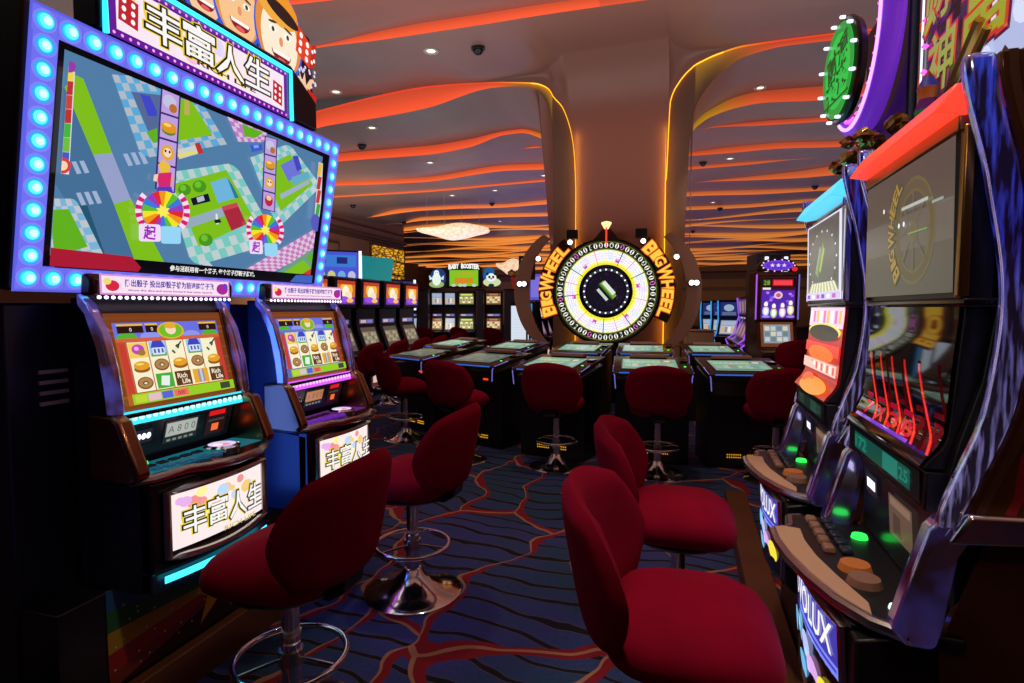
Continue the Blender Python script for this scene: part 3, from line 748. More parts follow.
def make_dice_machine(loc, rz, label, g, light, glowname, blue):
    t = thing('slot_machine', label, 'slot machine', loc, rz, g)
    MB().prism([(-.24, .02), (-.245, .36), (-.06, .38), (-.06, .42), (-.10, .555), (-.115, .60), (-.035, .945), (-.02, .975), (-.02, .985), (.07, .985), (.07, 0), (-.2, 0)], -.265, .265).build('cabinet', 'navy', t, bevel=.006)
    fp = [(x/20*.265, fy(x/20*.265)+.012) for x in range(-20, 21)]
    MB().prism(fp+[(.265, -.2), (-.265, -.2)], .075, .375, 'z').build('belly_frame', 'black_gloss', t, bevel=.004)
    # belly glass with a chrome bezel around it
    d = Decal(lambda x, y, l: (x, fy(x)+.008-l, y), .0012); belly_art(d); bg = d.build('belly_glass', 'screen', t, smooth=0)
    rim = []
    for i in range(15): x = -.225+.45*i/14; rim.append((x, fy(x), .34))
    for i in range(15): x = .225-.45*i/14; rim.append((x, fy(x), .118-.02*math.cos(x/.225*PI/2)))
    MB().tube(rim, .013, 8, True).build('belly_bezel', 'chrome_dull', bg)
    d = Decal(lambda x, y, l: (x, fy(x)+.0-l, y), .001); d.rect(-.24, .038, .24, .062, light, nx=12); d.build('glow_strip', 'lamp', t, smooth=0)
    MB().prism([(x, y+.01) for x, y in fp]+[(.265, -.2), (-.265, -.2)], 0, .07, 'z').build('base', 'navy', t, bevel=.004)
    # deck with chrome lip, buttons
    dp = [(-.305, -.07), (-.305, -.21), (-.25, -.245), (-.13, -.26), (-.07, -.30), (.03, -.325), (.14, -.315), (.24, -.275), (.305, -.21), (.305, -.07)]
    dk = MB().prism(dp, .378, .405, 'z').build('button_deck', 'black_gloss', t, bevel=.006)
    MB().tube([(x, y, .392) for x, y in dp[1:9]], .017, 10).build('deck_lip', 'chrome_dull', dk)
    for i in range(6):
        X = Matrix.Translation((-.20+i*.043, -.205-.008*i, .408))
        MB().box((0, 0, 0), (.036, .032, .016), X=X, taper=.8).build('play_button', 'btn_'+glowname, t, bevel=.003)
    for i in range(5):
        MB().box((-.18+i*.05, -.15, .407), (.04, .03, .012), taper=.85).build('bet_button', 'btn_dark', t, bevel=.003)
    MB().lathe([(.0, .012), (.018, .012), (.02, 0)], 16, (-.17, -.105, .405)).build('service_button', 'btn_green', t)
    sb = MB().lathe([(.062, 0), (.066, .012), (.05, .02), (.05, .014)], 28, (.10, -.19, .405)).build('spin_button', 'chrome', t)
    d = Decal(planar((.10, -.19, .421), (1, 0, 0), (0, 1, 0))); d.ell(0, 0, .052, .052, S(230, 214, 255)); d.ell(0, 0, .03, .03, S(240, 150, 190)); d.ell(-.01, .01, .018, .018, S(255, 240, 250)); d.build('spin_lens', 'screen', sb, smooth=0)
    d = Decal(planar((0, -.24, .4062), (1, 0, 0), (0, 1, 0))); d.rect(-.26, .0, .26, .15, [c*.16 for c in light[:3]]+[1]); d.ell(.2, .07, .008, .008, S(230, 255, 255)); d.build('deck_painted_glow', 'screen', t, smooth=0)  # light bar's glow on the deck painted as emission, plus one indicator dot
    # recessed bezel: card slot, display, bill acceptor
    fr = planar((0, -.066, .425), (1, 0, 0), (0, -.036, .13))
    d = Decal(fr); d.rect(-.255, .0, .255, .135, S(8, 8, 12)); d.build('bezel_panel', 'screen', t, smooth=0)
    d = Decal(lambda x, y, l: fr(x, y, l+.004)); d.rect(-.22, .055, -.115, .105, S(20, 20, 26))
    for i in range(5): d.ell(-.205+i*.019, .08, .009, .012, S(235, 235, 255), 10, .1)
    d.build('card_reader', 'lamp', t, smooth=0)
    d = Decal(lambda x, y, l: fr(x, y, l+.004)); d.rect(-.065, .03, .085, .115, S(30, 36, 36)); d.rect(-.058, .055, .078, .108, S(168, 176, 166) if not blue else S(190, 120, 70)); d.text('A 8 0 0', .01, .082, .028, S(90, 96, 92))
    for i in range(5): d.rect(-.05+i*.025, .036, -.034+i*.025, .045, S(120, 130, 126), .1)
    d.build('player_display', 'screen', t, smooth=0)
    d = Decal(lambda x, y, l: fr(x, y, l+.004)); d.rect(.125, .02, .225, .13, S(40, 12, 14)); d.rect(.135, .10, .215, .12, S(220, 26, 30)); d.rect(.135, .075, .215, .085, S(60, 60, 60)); d.rect(.155, .035, .19, .065, S(255, 110, 50)); d.build('bill_acceptor', 'screen', t, smooth=0)
    # light bar, screen
    MB().box((0, -.118, .580), (.54, .05, .04)).build('light_bar_housing', 'black', t, bevel=.006)
    d = Decal(planar((0, -.1445, .566), (1, 0, 0), (0, .12, 1))); d.rect(-.262, -.006, .262, .040, light)
    for i in range(20): d.ell(-.247+i*.026, .017, .011, .011, S(200, 250, 255) if not blue else S(246, 190, 255), 10, .1)
    d.build('light_bar', 'bar_glow', t, smooth=0)
    sf = planar((0, -.121, .603), (1, 0, 0), (0, .08, .335))
    d = Decal(lambda x, y, l: sf(x, y, l+.003), .00025); reel_art(d, .50, .337, blue); rs = d.build('reel_screen', 'screen', t, smooth=0)
    for s in (-1, 1):
        MB().box((0, 0, 0), (.014, .02, .35), X=Matrix.Translation((s*.257, -.082, .775)) @ Matrix.Rotation(-.234, 4, 'X')).build('screen_post', 'bronze', t, bevel=.003)
        out = [(.0, 1.0), (-.05, .965), (-.105, .87), (-.14, .75), (-.155, .64), (-.155, .60), (-.11, .60), (-.10, .70), (-.075, .82), (-.03, .93), (.0, .96)]
        MB().prism(out, s*.262, s*.295).build('side_trim', 'trim_painted_sheen', t, bevel=.008)
        arm = [(-.155, .605), (-.19, .585), (-.245, .46), (-.262, .41), (-.23, .385), (-.05, .385), (-.05, .605)]
        MB().prism(arm, s*.262, s*.318).build('armrest', 'bronze', t, bevel=.014, seg=3)
    # canopy
    cp = MB(); n = 16
    sec = [(-.075, .988), (-.079, 1.040), (-.065, 1.062), (-.03, 1.062), (-.022, .988)]
    cp.prism(sec, -.30, .30); c_ = cp.build('canopy', 'dark_maroon', t, bevel=.012, seg=3)
    d = Decal(planar((0, -.081, 1.028), (1, 0, 0), (0, 0, 1))); canopy_art(d); d.build('canopy_sign', 'screen', c_, smooth=0)
    d = Decal(planar((0, -.0775, .985), (1, 0, 0), (0, 0, 1)))
    for i in range(24): d.ell(-.275+i*.024, 0, .008, .006, [1.2, 1.0, 1.3, 1], 10, .0)
    d.build('led_row', 'lamp', c_, smooth=0)
    return t
def trim_painted_sheen(nm, k):  # lilac reflections painted into the chrome trim as a mottled emission
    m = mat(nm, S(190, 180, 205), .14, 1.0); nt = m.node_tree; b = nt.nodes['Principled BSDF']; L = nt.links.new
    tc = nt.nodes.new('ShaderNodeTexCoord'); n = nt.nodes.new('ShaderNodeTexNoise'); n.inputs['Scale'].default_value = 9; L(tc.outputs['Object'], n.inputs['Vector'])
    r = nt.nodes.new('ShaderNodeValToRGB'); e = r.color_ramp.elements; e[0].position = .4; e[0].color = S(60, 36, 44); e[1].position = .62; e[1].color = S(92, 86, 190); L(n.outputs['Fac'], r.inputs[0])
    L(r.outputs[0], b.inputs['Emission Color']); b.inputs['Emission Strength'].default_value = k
trim_painted_sheen('trim_painted_sheen', .5); trim_painted_sheen('trim_painted_sheen_faint', .12)
mat('btn_cyan', S(20, 60, 90), .3, emit=S(30, 90, 120), es=.6); mat('btn_purple', S(60, 20, 100), .3, emit=S(110, 40, 190), es=.7)
mat('btn_dark', S(30, 40, 60), .3); mat('btn_green', S(20, 120, 40), .3, emit=S(50, 255, 90), es=1.5); mat('btn_tan', S(150, 110, 90), .35); mat('btn_amber', S(190, 110, 50), .35, emit=S(150, 80, 30), es=.25)
make_dice_machine((-1.9, 1.66, H0), PI/2, 'slot machine trimmed in cyan light under the board display, nearer the dark end panel', 'twin slot machines under the board display', S(60, 226, 255), 'cyan', False)
make_dice_machine((-1.9, 2.465, H0), PI/2, 'slot machine trimmed in purple light under the board display', 'twin slot machines under the board display', S(214, 90, 255), 'purple', True)

# pedestal and cabinet that carry the bank
t = thing('machine_pedestal', 'low dark pedestal with a rainbow star panel under the board display machines', 'pedestal', (-1.83, 2.15, 0))
MB().box((-.09, -.075, .249), (.16, 1.71, .497)).build('plinth', 'black', t, bevel=.004)
MB().box((.02, 0, .075), (.05, 1.60, .15)).build('wood_kick_board', 'wood', t, bevel=.006)
d = Decal(planar((-.0085, 0, .155), (0, 1, 0), (0, 0, 1)))
x0, x1 = -.775, .775
d.rect(x0, 0, x1, .33, S(50, 12, 20))
for i, c in enumerate([S(40, 96, 150), S(34, 110, 60), S(190, 150, 40), S(170, 40, 40), S(130, 50, 30)]):
    a, b = -.05+i*.075, .025+i*.075
    d.poly([(x0, .30-a), (x0, max(0, .30-b)), (-.30, max(0, .21-b*.3)), (-.30, .21-a*.3)], c)
d.poly([(-.42, .17), (-.33, .2), (-.30, .29), (-.26, .2), (-.14, .2), (-.23, .14), (-.2, .04), (-.3, .1), (-.40, .03), (-.36, .13)], S(220, 170, 50))
for i in range(60): d.ell(random.uniform(x0+.02, x1-.02), random.uniform(.02, .31), .004, .004, S(230, 220, 190), 6, .02)
pp = d.build('rainbow_panel', 'paint', t, smooth=0)
t = thing('display_cabinet', 'tall black cabinet with slotted end panel and blue lit columns behind the twin machines', 'cabinet', (-2.262, 2.05, 0))
MB().box((0, 0, .735), (.5, 1.66, 1.465)).build('cabinet_body', 'navy', t, bevel=.01)
for i in range(4): MB().box((.253, -.69, 1.24-.035*i), (.01, .09, .012)).build('vent_louver', 'fitting', t)
for yy in (.015, .78):
    d = Decal(planar((.2515, yy, .2), (0, 1, 0), (0, 0, 1)))
    d.rect(-.075, 0, .075, 1.3, S(8, 24, 110))
    for i in range(16):
        for j in range(2): d.ell(-.04+.08*j, .05+i*.08, .03, .034, S(20, 60, 200), 12, .1); d.ell(-.04+.08*j, .05+i*.08, .014, .016, S(40, 100, 255), 10, .1)
    d.build('blue_light_column', 'screen', t, smooth=0)
area((-1.88, 1.985, .98), (-1.86, 2.2, .98), 2.6, .2, .9, (.05, .16, 1))  # added unseen blue lamp that colours the purple machine's side
area((-1.84, 1.10, .98), (-1.84, 1.36, .98), .05, .1, .9, (.2, .2, 1))  # added faint blue lamp at the near end of the bank

# ------------------------------------------------------------------ the board display
BO = Vector((-1.9, 1.925, 1.50)); BEX = Vector((0, 1, 0)); BEZ = Vector((.13, 0, .78)).normalized()
bm = planar(BO, BEX, BEZ); BN = BEX.cross(BEZ); BW, BH = 1.49, .825
t = thing('board_display', 'huge bright board game video display framed by cyan bulbs above the twin machines', 'video display', BO)
inv = Matrix.Translation(-BO)
fm = MB(); Xb = Matrix(((BEX.x, BEZ.x, BN.x, 0), (BEX.y, BEZ.y, BN.y, 0), (BEX.z, BEZ.z, BN.z, 0), (0, 0, 0, 1)))
fm.box((0, BH/2, -.086), (BW+.03, BH, .16), X=Xb); fm.build('display_case', 'black', t, bevel=.012)
LX0, LX1, LY0, LY1 = -.668, .668, .080, .748
d = Decal(planar((0, 0, 0), BEX, BEZ))
cells = []
nxc, nyc = 21, 12
for i in range(nxc):
    for yy in (.042, BH-.042): cells.append((-BW/2+.042+(BW-.084)*i/(nxc-1), yy, 1.0 if yy < .4 else (.55+.45*abs(i-9)/10)))
for j in range(1, nyc-1):
    for xx in (-BW/2+.042, BW/2-.042): cells.append((xx, .042+(BH-.084)*j/(nyc-1), .9))
d.up(); 
d.rect(-BW/2, 0, BW/2, BH, S(92, 96, 226))
for x, y, k in cells:
    for q, c in ((.0345, S(112, 112, 240)), (.0335, S(140, 130, 250)), (.0305, S(110, 140, 252)), (.0275, S(70, 160, 252)), (.0245, S(40, 186, 252))): d.rect(x-q, y-q, x+q, y+q, c, .05) if q > .034 else d.ell(x, y, q, q*.95, c, 14, .05)  # halo of light around each bulb painted as rings on the frame
bz = d.build('bulb_frame', 'screen', t, smooth=0)
hub = MB().lathe([(.0215, 0), (.020, .006), (.012, .011), (.006, .0125), (.0, .013)], 14)
for i in range(len(hub.f)): hub.c[i] = S(30, 214, 255) if i < 14 else S(90, 232, 255) if i < 28 else S(200, 252, 255)
hub.col = True
hm = None
mat('bulb', S(120, 240, 255), .3, emit=S(20, 226, 255), es=1.7)
for x, y, k in cells:
    if hm is None:
        o = hub.build('bulb', 'bar_glow', bz); hm = o
    else: o = hm.copy(); COL.objects.link(o)
    o.matrix_local = Matrix.Translation(BEX*x+BEZ*y+BN*.002) @ Xb; o.parent = bz
# screen artwork, drawn on the panel from measured points
Hs = homog([(55, 37), (329, 152.5), (303, 283), (42, 264)], [(LX0, LY1), (LX1, LY1), (LX1, LY0), (LX0, LY0)])
def Q(x, y): return (x*.4392, y*.4392)
d = Decal(lambda x, y, l: planar((0, 0, 0), BEX, BEZ)(x, y, l+.004), .00025)
d.rect(LX0, LY0, LX1, LY1, S(4, 5, 10)); sx0, sx1, sy0, sy1 = LX0+.02, LX1-.055, LY0+.035, LY1-.02
d.rect(sx0, sy0, sx1, sy1, S(80, 124, 166))
d.H = Hs
clipp = [(sx0, sy0), (sx1, sy0), (sx1, sy1), (sx0, sy1)]
def clip(poly, axis, val, keep_less):
    out = []; n = len(poly)
    for i in range(n):
        a, b = poly[i], poly[(i+1) % n]; ia = (a[axis] <= val) == keep_less; ib = (b[axis] <= val) == keep_less
        if ia: out.append(a)
        if ia != ib:
            t_ = (val-a[axis])/(b[axis]-a[axis]); out.append((a[0]+(b[0]-a[0])*t_, a[1]+(b[1]-a[1])*t_))
    return out
def art(pts, col, up=1, px=True):
    p = [Hs(*Q(*q)) for q in pts] if px else list(pts)
    for ax, v, kl in ((0, sx0, False), (0, sx1, True), (1, sy0, False), (1, sy1, True)):
        if len(p) < 3: return
        p = clip(p, ax, v, kl)
    if len(p) < 3: return
    hold = d.H; d.H = None; d.poly(p, col, up); d.H = hold
def rnd(pts, k=.14):
    out = []; n = len(pts)
    for i in range(n):
        a, b, c = Vector(pts[i-1]), Vector(pts[i]), Vector(pts[(i+1) % n])
        for t_ in (0, .25, .5, .75, 1):
            p = b+(a-b)*k; q = b+(c-b)*k; out.append(tuple(p*(1-t_)**2+b*2*t_*(1-t_)+q*t_*t_))
    return out
def checker(quad, nx_, ny_, col, inner):
    a, b, c, e = [Vector(q) for q in quad]
    for i in range(nx_):
        for j in range(ny_):
            if (i+j) % 2: continue
            if inner and 1 < i < nx_-2 and 1 < j < ny_-2: continue
            def P(u, v): return tuple(a*(1-u)*(1-v)+b*u*(1-v)+c*u*v+e*(1-u)*v)
            art([P(i/nx_, j/ny_), P((i+1)/nx_, j/ny_), P((i+1)/nx_, (j+1)/ny_), P(i/nx_, (j+1)/ny_)], col, .02)
def block(quad, c1, c2, nx_=12, ny_=10):
    art(rnd(quad), c1, 1.5); checker(quad, nx_, ny_, c2, True)
GR = S(126, 190, 26); GR2 = S(96, 176, 30)
art([(140, 200), (165, 170), (182, 178), (245, 350), (203, 356)], GR); art([(203, 356), (245, 350), (285, 455), (247, 466)], S(150, 160, 200)); art([(247, 466), (285, 455), (360, 605), (296, 605)], GR)
art([(100, 200), (140, 200), (203, 356), (247, 466), (296, 605), (205, 605), (150, 470), (120, 420)], S(68, 110, 150)); art([(150, 465), (190, 470), (235, 600), (180, 600)], S(36, 84, 112))
block([(95, 455), (165, 455), (225, 580), (95, 600)], S(120, 180, 214), S(190, 196, 206), 6, 8); art([(110, 480), (150, 478), (190, 560), (120, 580)], GR2)
for (x, y) in ((268, 352), (285, 349), (302, 347), (165, 442), (182, 440), (199, 438), (155, 372), (172, 370)): art([(x, y), (x+10, y-1), (x+22, y+26), (x+12, y+28)], S(160, 178, 210), .1)
block([(245, 165), (420, 170), (505, 325), (310, 362)], S(92, 168, 214), S(176, 186, 200), 12, 10)
art([(288, 205), (400, 215), (470, 305), (335, 325)], S(86, 104, 150)); art([(385, 215), (425, 222), (472, 303), (388, 320)], GR); art([(320, 300), (345, 290), (345, 322), (335, 325)], GR2)
art([(308, 210), (330, 215), (345, 250), (345, 262), (325, 262)], S(64, 70, 200)); art([(410, 215), (420, 222), (420, 258), (408, 256)], S(190, 170, 90), .3)
block([(355, 395), (520, 368), (610, 550), (415, 605)], S(120, 200, 190), S(190, 206, 206), 12, 10)
art([(375, 420), (500, 385), (560, 500), (430, 560)], GR); art([(400, 500), (520, 460), (530, 478), (405, 520)], S(150, 170, 190)); art([(462, 415), (500, 402), (516, 450), (478, 462)], S(110, 180, 220)); art([(500, 402), (512, 420), (526, 450), (516, 450)], S(40, 120, 150), .2); art([(484, 470), (520, 460), (540, 510), (505, 525)], S(170, 40, 60)); art([(484, 470), (520, 460), (524, 470), (488, 480)], S(200, 70, 84), .2)
for x, y, r in ((402, 432, 15), (436, 424, 16), (446, 545, 16)): art([(x+r*math.cos(a), y+r*.9*math.sin(a)) for a in [k*PI/6 for k in range(12)]], S(70, 150, 30), .3); art([(x-3+r*.5*math.cos(a), y-4+r*.5*math.sin(a)) for a in [k*PI/4 for k in range(8)]], S(110, 190, 50), .2)
art([(415, 452), (455, 440), (460, 458), (420, 468)], S(18, 22, 40)); art([(428, 450), (444, 445), (447, 456), (431, 461)], S(180, 190, 210), .2)
art([(388, 340), (432, 328), (436, 348), (392, 362)], S(206, 206, 200)); art([(388, 350), (432, 340), (434, 346), (390, 358)], S(226, 220, 110), .2); art([(428, 324), (440, 322), (448, 346), (436, 350)], S(190, 50, 50))
art([(470, 486), (474, 486), (476, 510), (470, 510)], S(230, 230, 230), .2); art([(466, 500), (480, 498), (482, 506), (468, 508)], S(30, 30, 40), .1)
block([(505, 255), (600, 290), (590, 318), (530, 318)], S(190, 120, 200), S(220, 190, 216), 8, 5); art([(540, 275), (590, 295), (570, 308), (545, 305)], GR2)
art([(556, 325), (584, 322), (586, 336), (560, 342)], S(60, 90, 210)); art([(564, 326), (576, 324), (577, 331), (566, 333)], S(130, 160, 230), .2)
block([(555, 355), (650, 320), (720, 420), (610, 520)], S(120, 196, 200), S(186, 204, 206), 10, 9); art([(580, 380), (650, 345), (700, 415), (620, 480)], GR); art([(625, 372), (655, 356), (676, 392), (642, 410)], S(110, 116, 214)); art([(655, 350), (668, 348), (676, 380), (664, 386)], S(70, 70, 190)); art([(650, 400), (690, 385), (694, 400), (652, 420)], S(100, 170, 200)); art([(620, 440), (690, 405), (692, 414), (622, 452)], S(160, 176, 200))
art([(505, 625), (715, 510), (715, 560), (560, 632)], S(196, 120, 190)); checker([(505, 625), (715, 510), (715, 560), (560, 632)], 26, 5, S(222, 196, 216), False)
art([(590, 625), (720, 545), (720, 630), (600, 632)], S(108, 160, 130)); art([(605, 625), (665, 590), (690, 620), (630, 634)], GR); art([(672, 585), (715, 555), (715, 590), (690, 606)], GR2); art([(640, 632), (680, 610), (685, 622), (655, 634)], S(200, 60, 60)); art([(690, 615), (715, 600), (715, 632), (695, 634)], S(120, 90, 190))
art([(430, 595), (446, 590), (460, 606), (444, 610)], S(190, 206, 220), .2)
# reel strips
def strip(a, b, c, e, syms):
    art([a, b, c, e], S(60, 40, 110), 1); n = len(syms)
    A, B, C_, E_ = [Vector(q) for q in (a, b, c, e)]
    for i, sy in enumerate(syms):
        def P(u, v): v = (i+.04+.92*v)/n; return tuple(A*(1-u)*(1-v)+B*u*(1-v)+C_*u*v+E_*(1-u)*v)
        art([P(.08, 0), P(.92, 0), P(.92, 1), P(.08, 1)], S(190, 160, 226), .5)
        def E(cx, cy, rx, ry, col): art([P(cx+rx*math.cos(k*PI/6), cy+ry*math.sin(k*PI/6)) for k in range(12)], col, .3)
        if sy == 'b': E(.5, .62, .36, .22, S(96, 130, 40)); E(.5, .5, .4, .24, S(226, 150, 40)); E(.42, .4, .2, .08, S(250, 210, 110))
        elif sy == 's': E(.5, .5, .34, .34, S(226, 170, 50)); E(.5, .5, .2, .2, S(250, 214, 190)); E(.4, .45, .05, .06, K_); E(.6, .45, .05, .06, K_)
        elif sy == 'h': E(.45, .45, .34, .3, S(196, 196, 226)); E(.65, .7, .2, .2, S(186, 110, 50))
        else: E(.5, .45, .3, .35, S(190, 40, 60)); E(.5, .3, .2, .16, S(236, 200, 160))
strip((352, 192), (398, 208), (378, 440), (333, 430), 'hbss')
strip((590, 302), (620, 310), (604, 482), (573, 474), 'hbsg')
# figure standing by the first strip
art([(340, 375), (352, 362), (368, 378), (362, 392), (346, 392)], S(236, 190, 60), .6); art([(336, 395), (370, 392), (366, 425), (340, 425)], S(214, 40, 110)); art([(330, 398), (340, 396), (336, 414), (328, 412)], S(246, 206, 180)); art([(338, 425), (368, 425), (372, 440), (334, 438)], S(80, 60, 190)); art([(342, 438), (350, 438), (350, 456), (344, 456)], S(246, 206, 180)); art([(356, 438), (364, 438), (362, 456), (356, 456)], S(246, 206, 180))
# colour wheels
def cwheel(x, y, rx, ry):
    for sg in (-1, 1):
        for k in range(9):
            a0, a1 = (-.75+1.5*k/9), (-.75+1.5*(k+1)/9)
            art([(x+sg*rx*q*math.cos(a), y+ry*q*math.sin(a)) for q, a in ((1.02, a0), (1.32, a0), (1.32, a1), (1.02, a1))], S(214, 30, 110) if k % 2 else S(250, 220, 240), .3)
    cs = [S(226, 40, 50), S(240, 150, 30), S(246, 226, 40), S(90, 190, 50), S(60, 120, 220), S(150, 60, 190)]
    for k in range(18):
        a0, a1 = 2*PI*k/18, 2*PI*(k+1)/18; art([(x, y), (x+rx*math.cos(a0), y+ry*math.sin(a0)), (x+rx*math.cos(a1), y+ry*math.sin(a1))], cs[k % 6], .05)
    d.up(); art([(x+rx*.36*(1 if k % 2 else .6)*math.cos(k*PI/8), y+ry*.36*(1 if k % 2 else .6)*math.sin(k*PI/8)) for k in range(16)], S(250, 236, 90), .3)
cwheel(347, 480, 46, 46); cwheel(577, 522, 33, 36)
def sgn(ch, x, y, w, h, bg, fg):
    art(rnd([(x-w, y-h), (x+w, y-h*.9), (x+w, y+h), (x-w, y+h*.95)]), bg, .6)
    if ch:
        p = Hs(*Q(x, y)); q = Hs(*Q(x, y-h)); hh = abs(p[1]-q[1])*1.5; hold = d.H; d.H = None; d.text(ch, p[0], p[1], hh, fg, hh*.95, off=.03); d.H = hold
sgn('起', 316, 528, 24, 20, S(240, 220, 250), S(160, 30, 190)); sgn('', 362, 533, 22, 20, S(150, 214, 246), Wt); sgn('起', 553, 560, 15, 16, S(240, 220, 250), S(160, 30, 190)); sgn('', 587, 566, 15, 15, S(150, 214, 246), Wt)
# edge progress bars
art([(124, 160), (152, 162), (140, 400), (106, 396)], S(226, 220, 230), .4)
for k, c in enumerate([S(240, 210, 70), S(190, 50, 50), S(200, 70, 60), S(190, 50, 50), S(70, 180, 60), S(110, 190, 60), S(70, 90, 190)]):
    y0, y1 = 150+k*33, 150+(k+1)*33
    art([(126-k*3, y0), (150-k*1.6, y0+2), (150-(k+1)*1.6, y1+1), (126-(k+1)*3, y1)], c, .3)
for x, y, r, c in ((140, 150, 14, S(150, 60, 170)), (126, 380, 18, S(220, 60, 60)), (126, 380, 11, S(250, 214, 180))): art([(x+r*math.cos(k*PI/8), y+r*math.sin(k*PI/8)) for k in range(16)], c, .4)
art([(712, 362), (722, 366), (706, 500), (692, 496)], S(220, 214, 230), .4)
for k, c in enumerate([S(236, 190, 60), S(190, 50, 50), S(200, 60, 60), S(70, 170, 60)]): art([(713-k*4, 364+k*32), (721-k*4, 367+k*32), (718-(k+1)*4, 364+(k+1)*32), (710-(k+1)*4, 362+(k+1)*32)], c, .2)
art([(695+12*math.cos(k*PI/8), 505+20*math.sin(k*PI/8)) for k in range(16)], S(90, 90, 190), .3)
d.H = None; d.l += .0005
d.rect(sx0, LY0, sx1, sy0+.012, S(6, 6, 14), 2)
d.poly([(LX0+.005, LY0+.004), (LX0+.30, LY0+.004), (LX0+.31, LY0+.02), (LX0+.27, LY0+.055), (LX0+.005, LY0+.06)], S(170, 26, 50)); d.poly([(sx1-.17, LY0+.004), (sx1, LY0+.004), (sx1, LY0+.045), (sx1-.13, LY0+.04)], S(60, 100, 190))
d.text('参与活跃用有一个格子, 每个格子掷骰子游戏。', -.02, LY0+.026, .022, Wt, .44, off=.02)
d.build('display_screen', 'screen', t, smooth=0)

# topper sign on the display: trapezoid marquee with faces and dice above it
TY0, TY1, TZ0, TZ1, TX = 1.42, 2.29, 2.33, 2.54, -1.755
t = thing('topper_sign', 'glowing marquee with big Chinese characters, cartoon faces and dice above the board display', 'sign', (TX-.06, (TY0+TY1)/2, 2.325))
LO = Vector((TX-.06, (TY0+TY1)/2, 2.30)); WD = TY1-TY0; HT = TZ1-TZ0
MB().prism([(-WD/2-.03, .012), (WD/2+.22, .012), (WD/2+.22, .15), (WD/2+.03, HT+.05), (-WD/2-.03, HT+.05)], -.08, .03).build('sign_case', 'navy', t, bevel=.01)
fr = planar((.032, 0, .005), (0, 1, 0), (0, 0, 1))
d = Decal(fr); d.rect(-WD/2, 0, WD/2, HT, S(96, 20, 150)); d.rect(-WD/2+.03, .026, WD/2-.03, HT-.026, S(250, 232, 244))
for i in range(14): d.ell(random.uniform(-.38, .38), random.uniform(.05, HT-.05), .03, .022, [S(250, 214, 140), S(246, 190, 220), S(255, 240, 180), S(226, 214, 255)][i % 4], 12, .1)
for i in range(30):
    for y_ in (.012, HT-.012): d.ell(-WD/2+.02+(WD-.04)*i/29, y_, .0055, .0055, S(255, 170, 255), 8, .02)
die(d, [(-.40, .06), (-.33, .05), (-.325, .14), (-.395, .15)], Wt, S(190, 30, 44), 6); die(d, [(.325, .05), (.385, .04), (.39, .13), (.33, .14)], Wt, S(190, 30, 44), 6)
logo_text(d, -.005, .112, .60, .125); d.text('RICH LIFE', .05, .042, .018, S(60, 40, 20), .30, off=.03)
d.build('sign_face', 'screen', t, smooth=0)
tb = MB(); e = .04
MB().tube([(e, -WD/2-.012, 0), (e, -WD/2-.012, HT+.012), (e, WD/2+.012, HT+.012), (e, WD/2+.012, 0)], .009, 8).build('neon_tube', 'neon_cyan', t) if mat('neon_cyan', S(120, 240, 255), .3, emit=S(40, 220, 255), es=2.0) else 0
def cut(name, art_fn, w=.02, off=0):
    d = Decal(lambda x, y, l: planar((.0+off, 0, HT), (0, 1, 0), (0, 0, 1))(x, y, l), .0006); art_fn(d); return d.build(name, 'screen', t, smooth=0)
SK = S(246, 200, 160); SK2 = S(226, 150, 104)
def face(d, x, y, r, hair, hairtop, skin, fem):
    d.ell(x, y+.02, r*1.22, r*1.55, S(40, 90, 220), 28)           # blue cut-out edge
    d.ell(x, y+.03, r*1.15, r*1.45, hair, 28); d.ell(x, y, r*.92, r*1.22, skin, 28)
    if fem: d.ell(x-.02, y+r*.98, r*1.05, r*.55, hairtop, 24, rot=-.2); d.ell(x, y+r*1.28, r*.95, r*.32, S(240, 150, 30), 24, rot=-.25); d.ell(x+.02, y+r*.9, r*.85, r*.25, S(30, 18, 16), 20, rot=-.2)
    else: d.ell(x, y+r*1.05, r*.98, r*.42, hairtop, 24)
    for sg in (-1, 1):
        d.ell(x+sg*r*.36, y+r*.18, r*.17, r*.11, Wt, 14); d.ell(x+sg*r*.36, y+r*.17, r*.075, r*.09, S(40, 60, 30), 10); d.ell(x+sg*r*.38, y+r*.40, r*.22, r*.045, S(60, 36, 20), 10, rot=sg*-.2)
    d.ell(x, y-r*.12, r*.1, r*.16, SK2, 12)
    d.ell(x, y-r*.48, r*.48, r*.36, S(140, 20, 30), 20, a0=PI, a1=2*PI); d.poly([(x-r*.46, y-r*.48), (x+r*.46, y-r*.48), (x+r*.40, y-r*.60), (x-r*.40, y-r*.60)], Wt); d.ell(x, y-r*.75, r*.22, r*.08, S(230, 90, 90), 12)
cut('cartoon_face', lambda d: face(d, .0, .165, .10, S(90, 50, 24), S(70, 36, 16), SK, False), off=-.012)
cut('cartoon_face', lambda d: face(d, .175, .175, .118, S(226, 150, 60), S(200, 120, 40), S(248, 196, 140), False), off=-.004)
cut('cartoon_face', lambda d: face(d, .42, .155, .135, S(230, 140, 50), S(240, 170, 60), S(252, 236, 210), True), off=.004)
bk = MB().prism([(-.16, .0), (-.18, .28), (.0, .34), (.24, .33), (.42, .36), (.54, .30), (.68, .27), (.70, -.05), (.62, -.14)], -.06, -.02); o = bk.build('cut_out_board', 'navy', t, bevel=.006); o.location = (0, 0, HT)
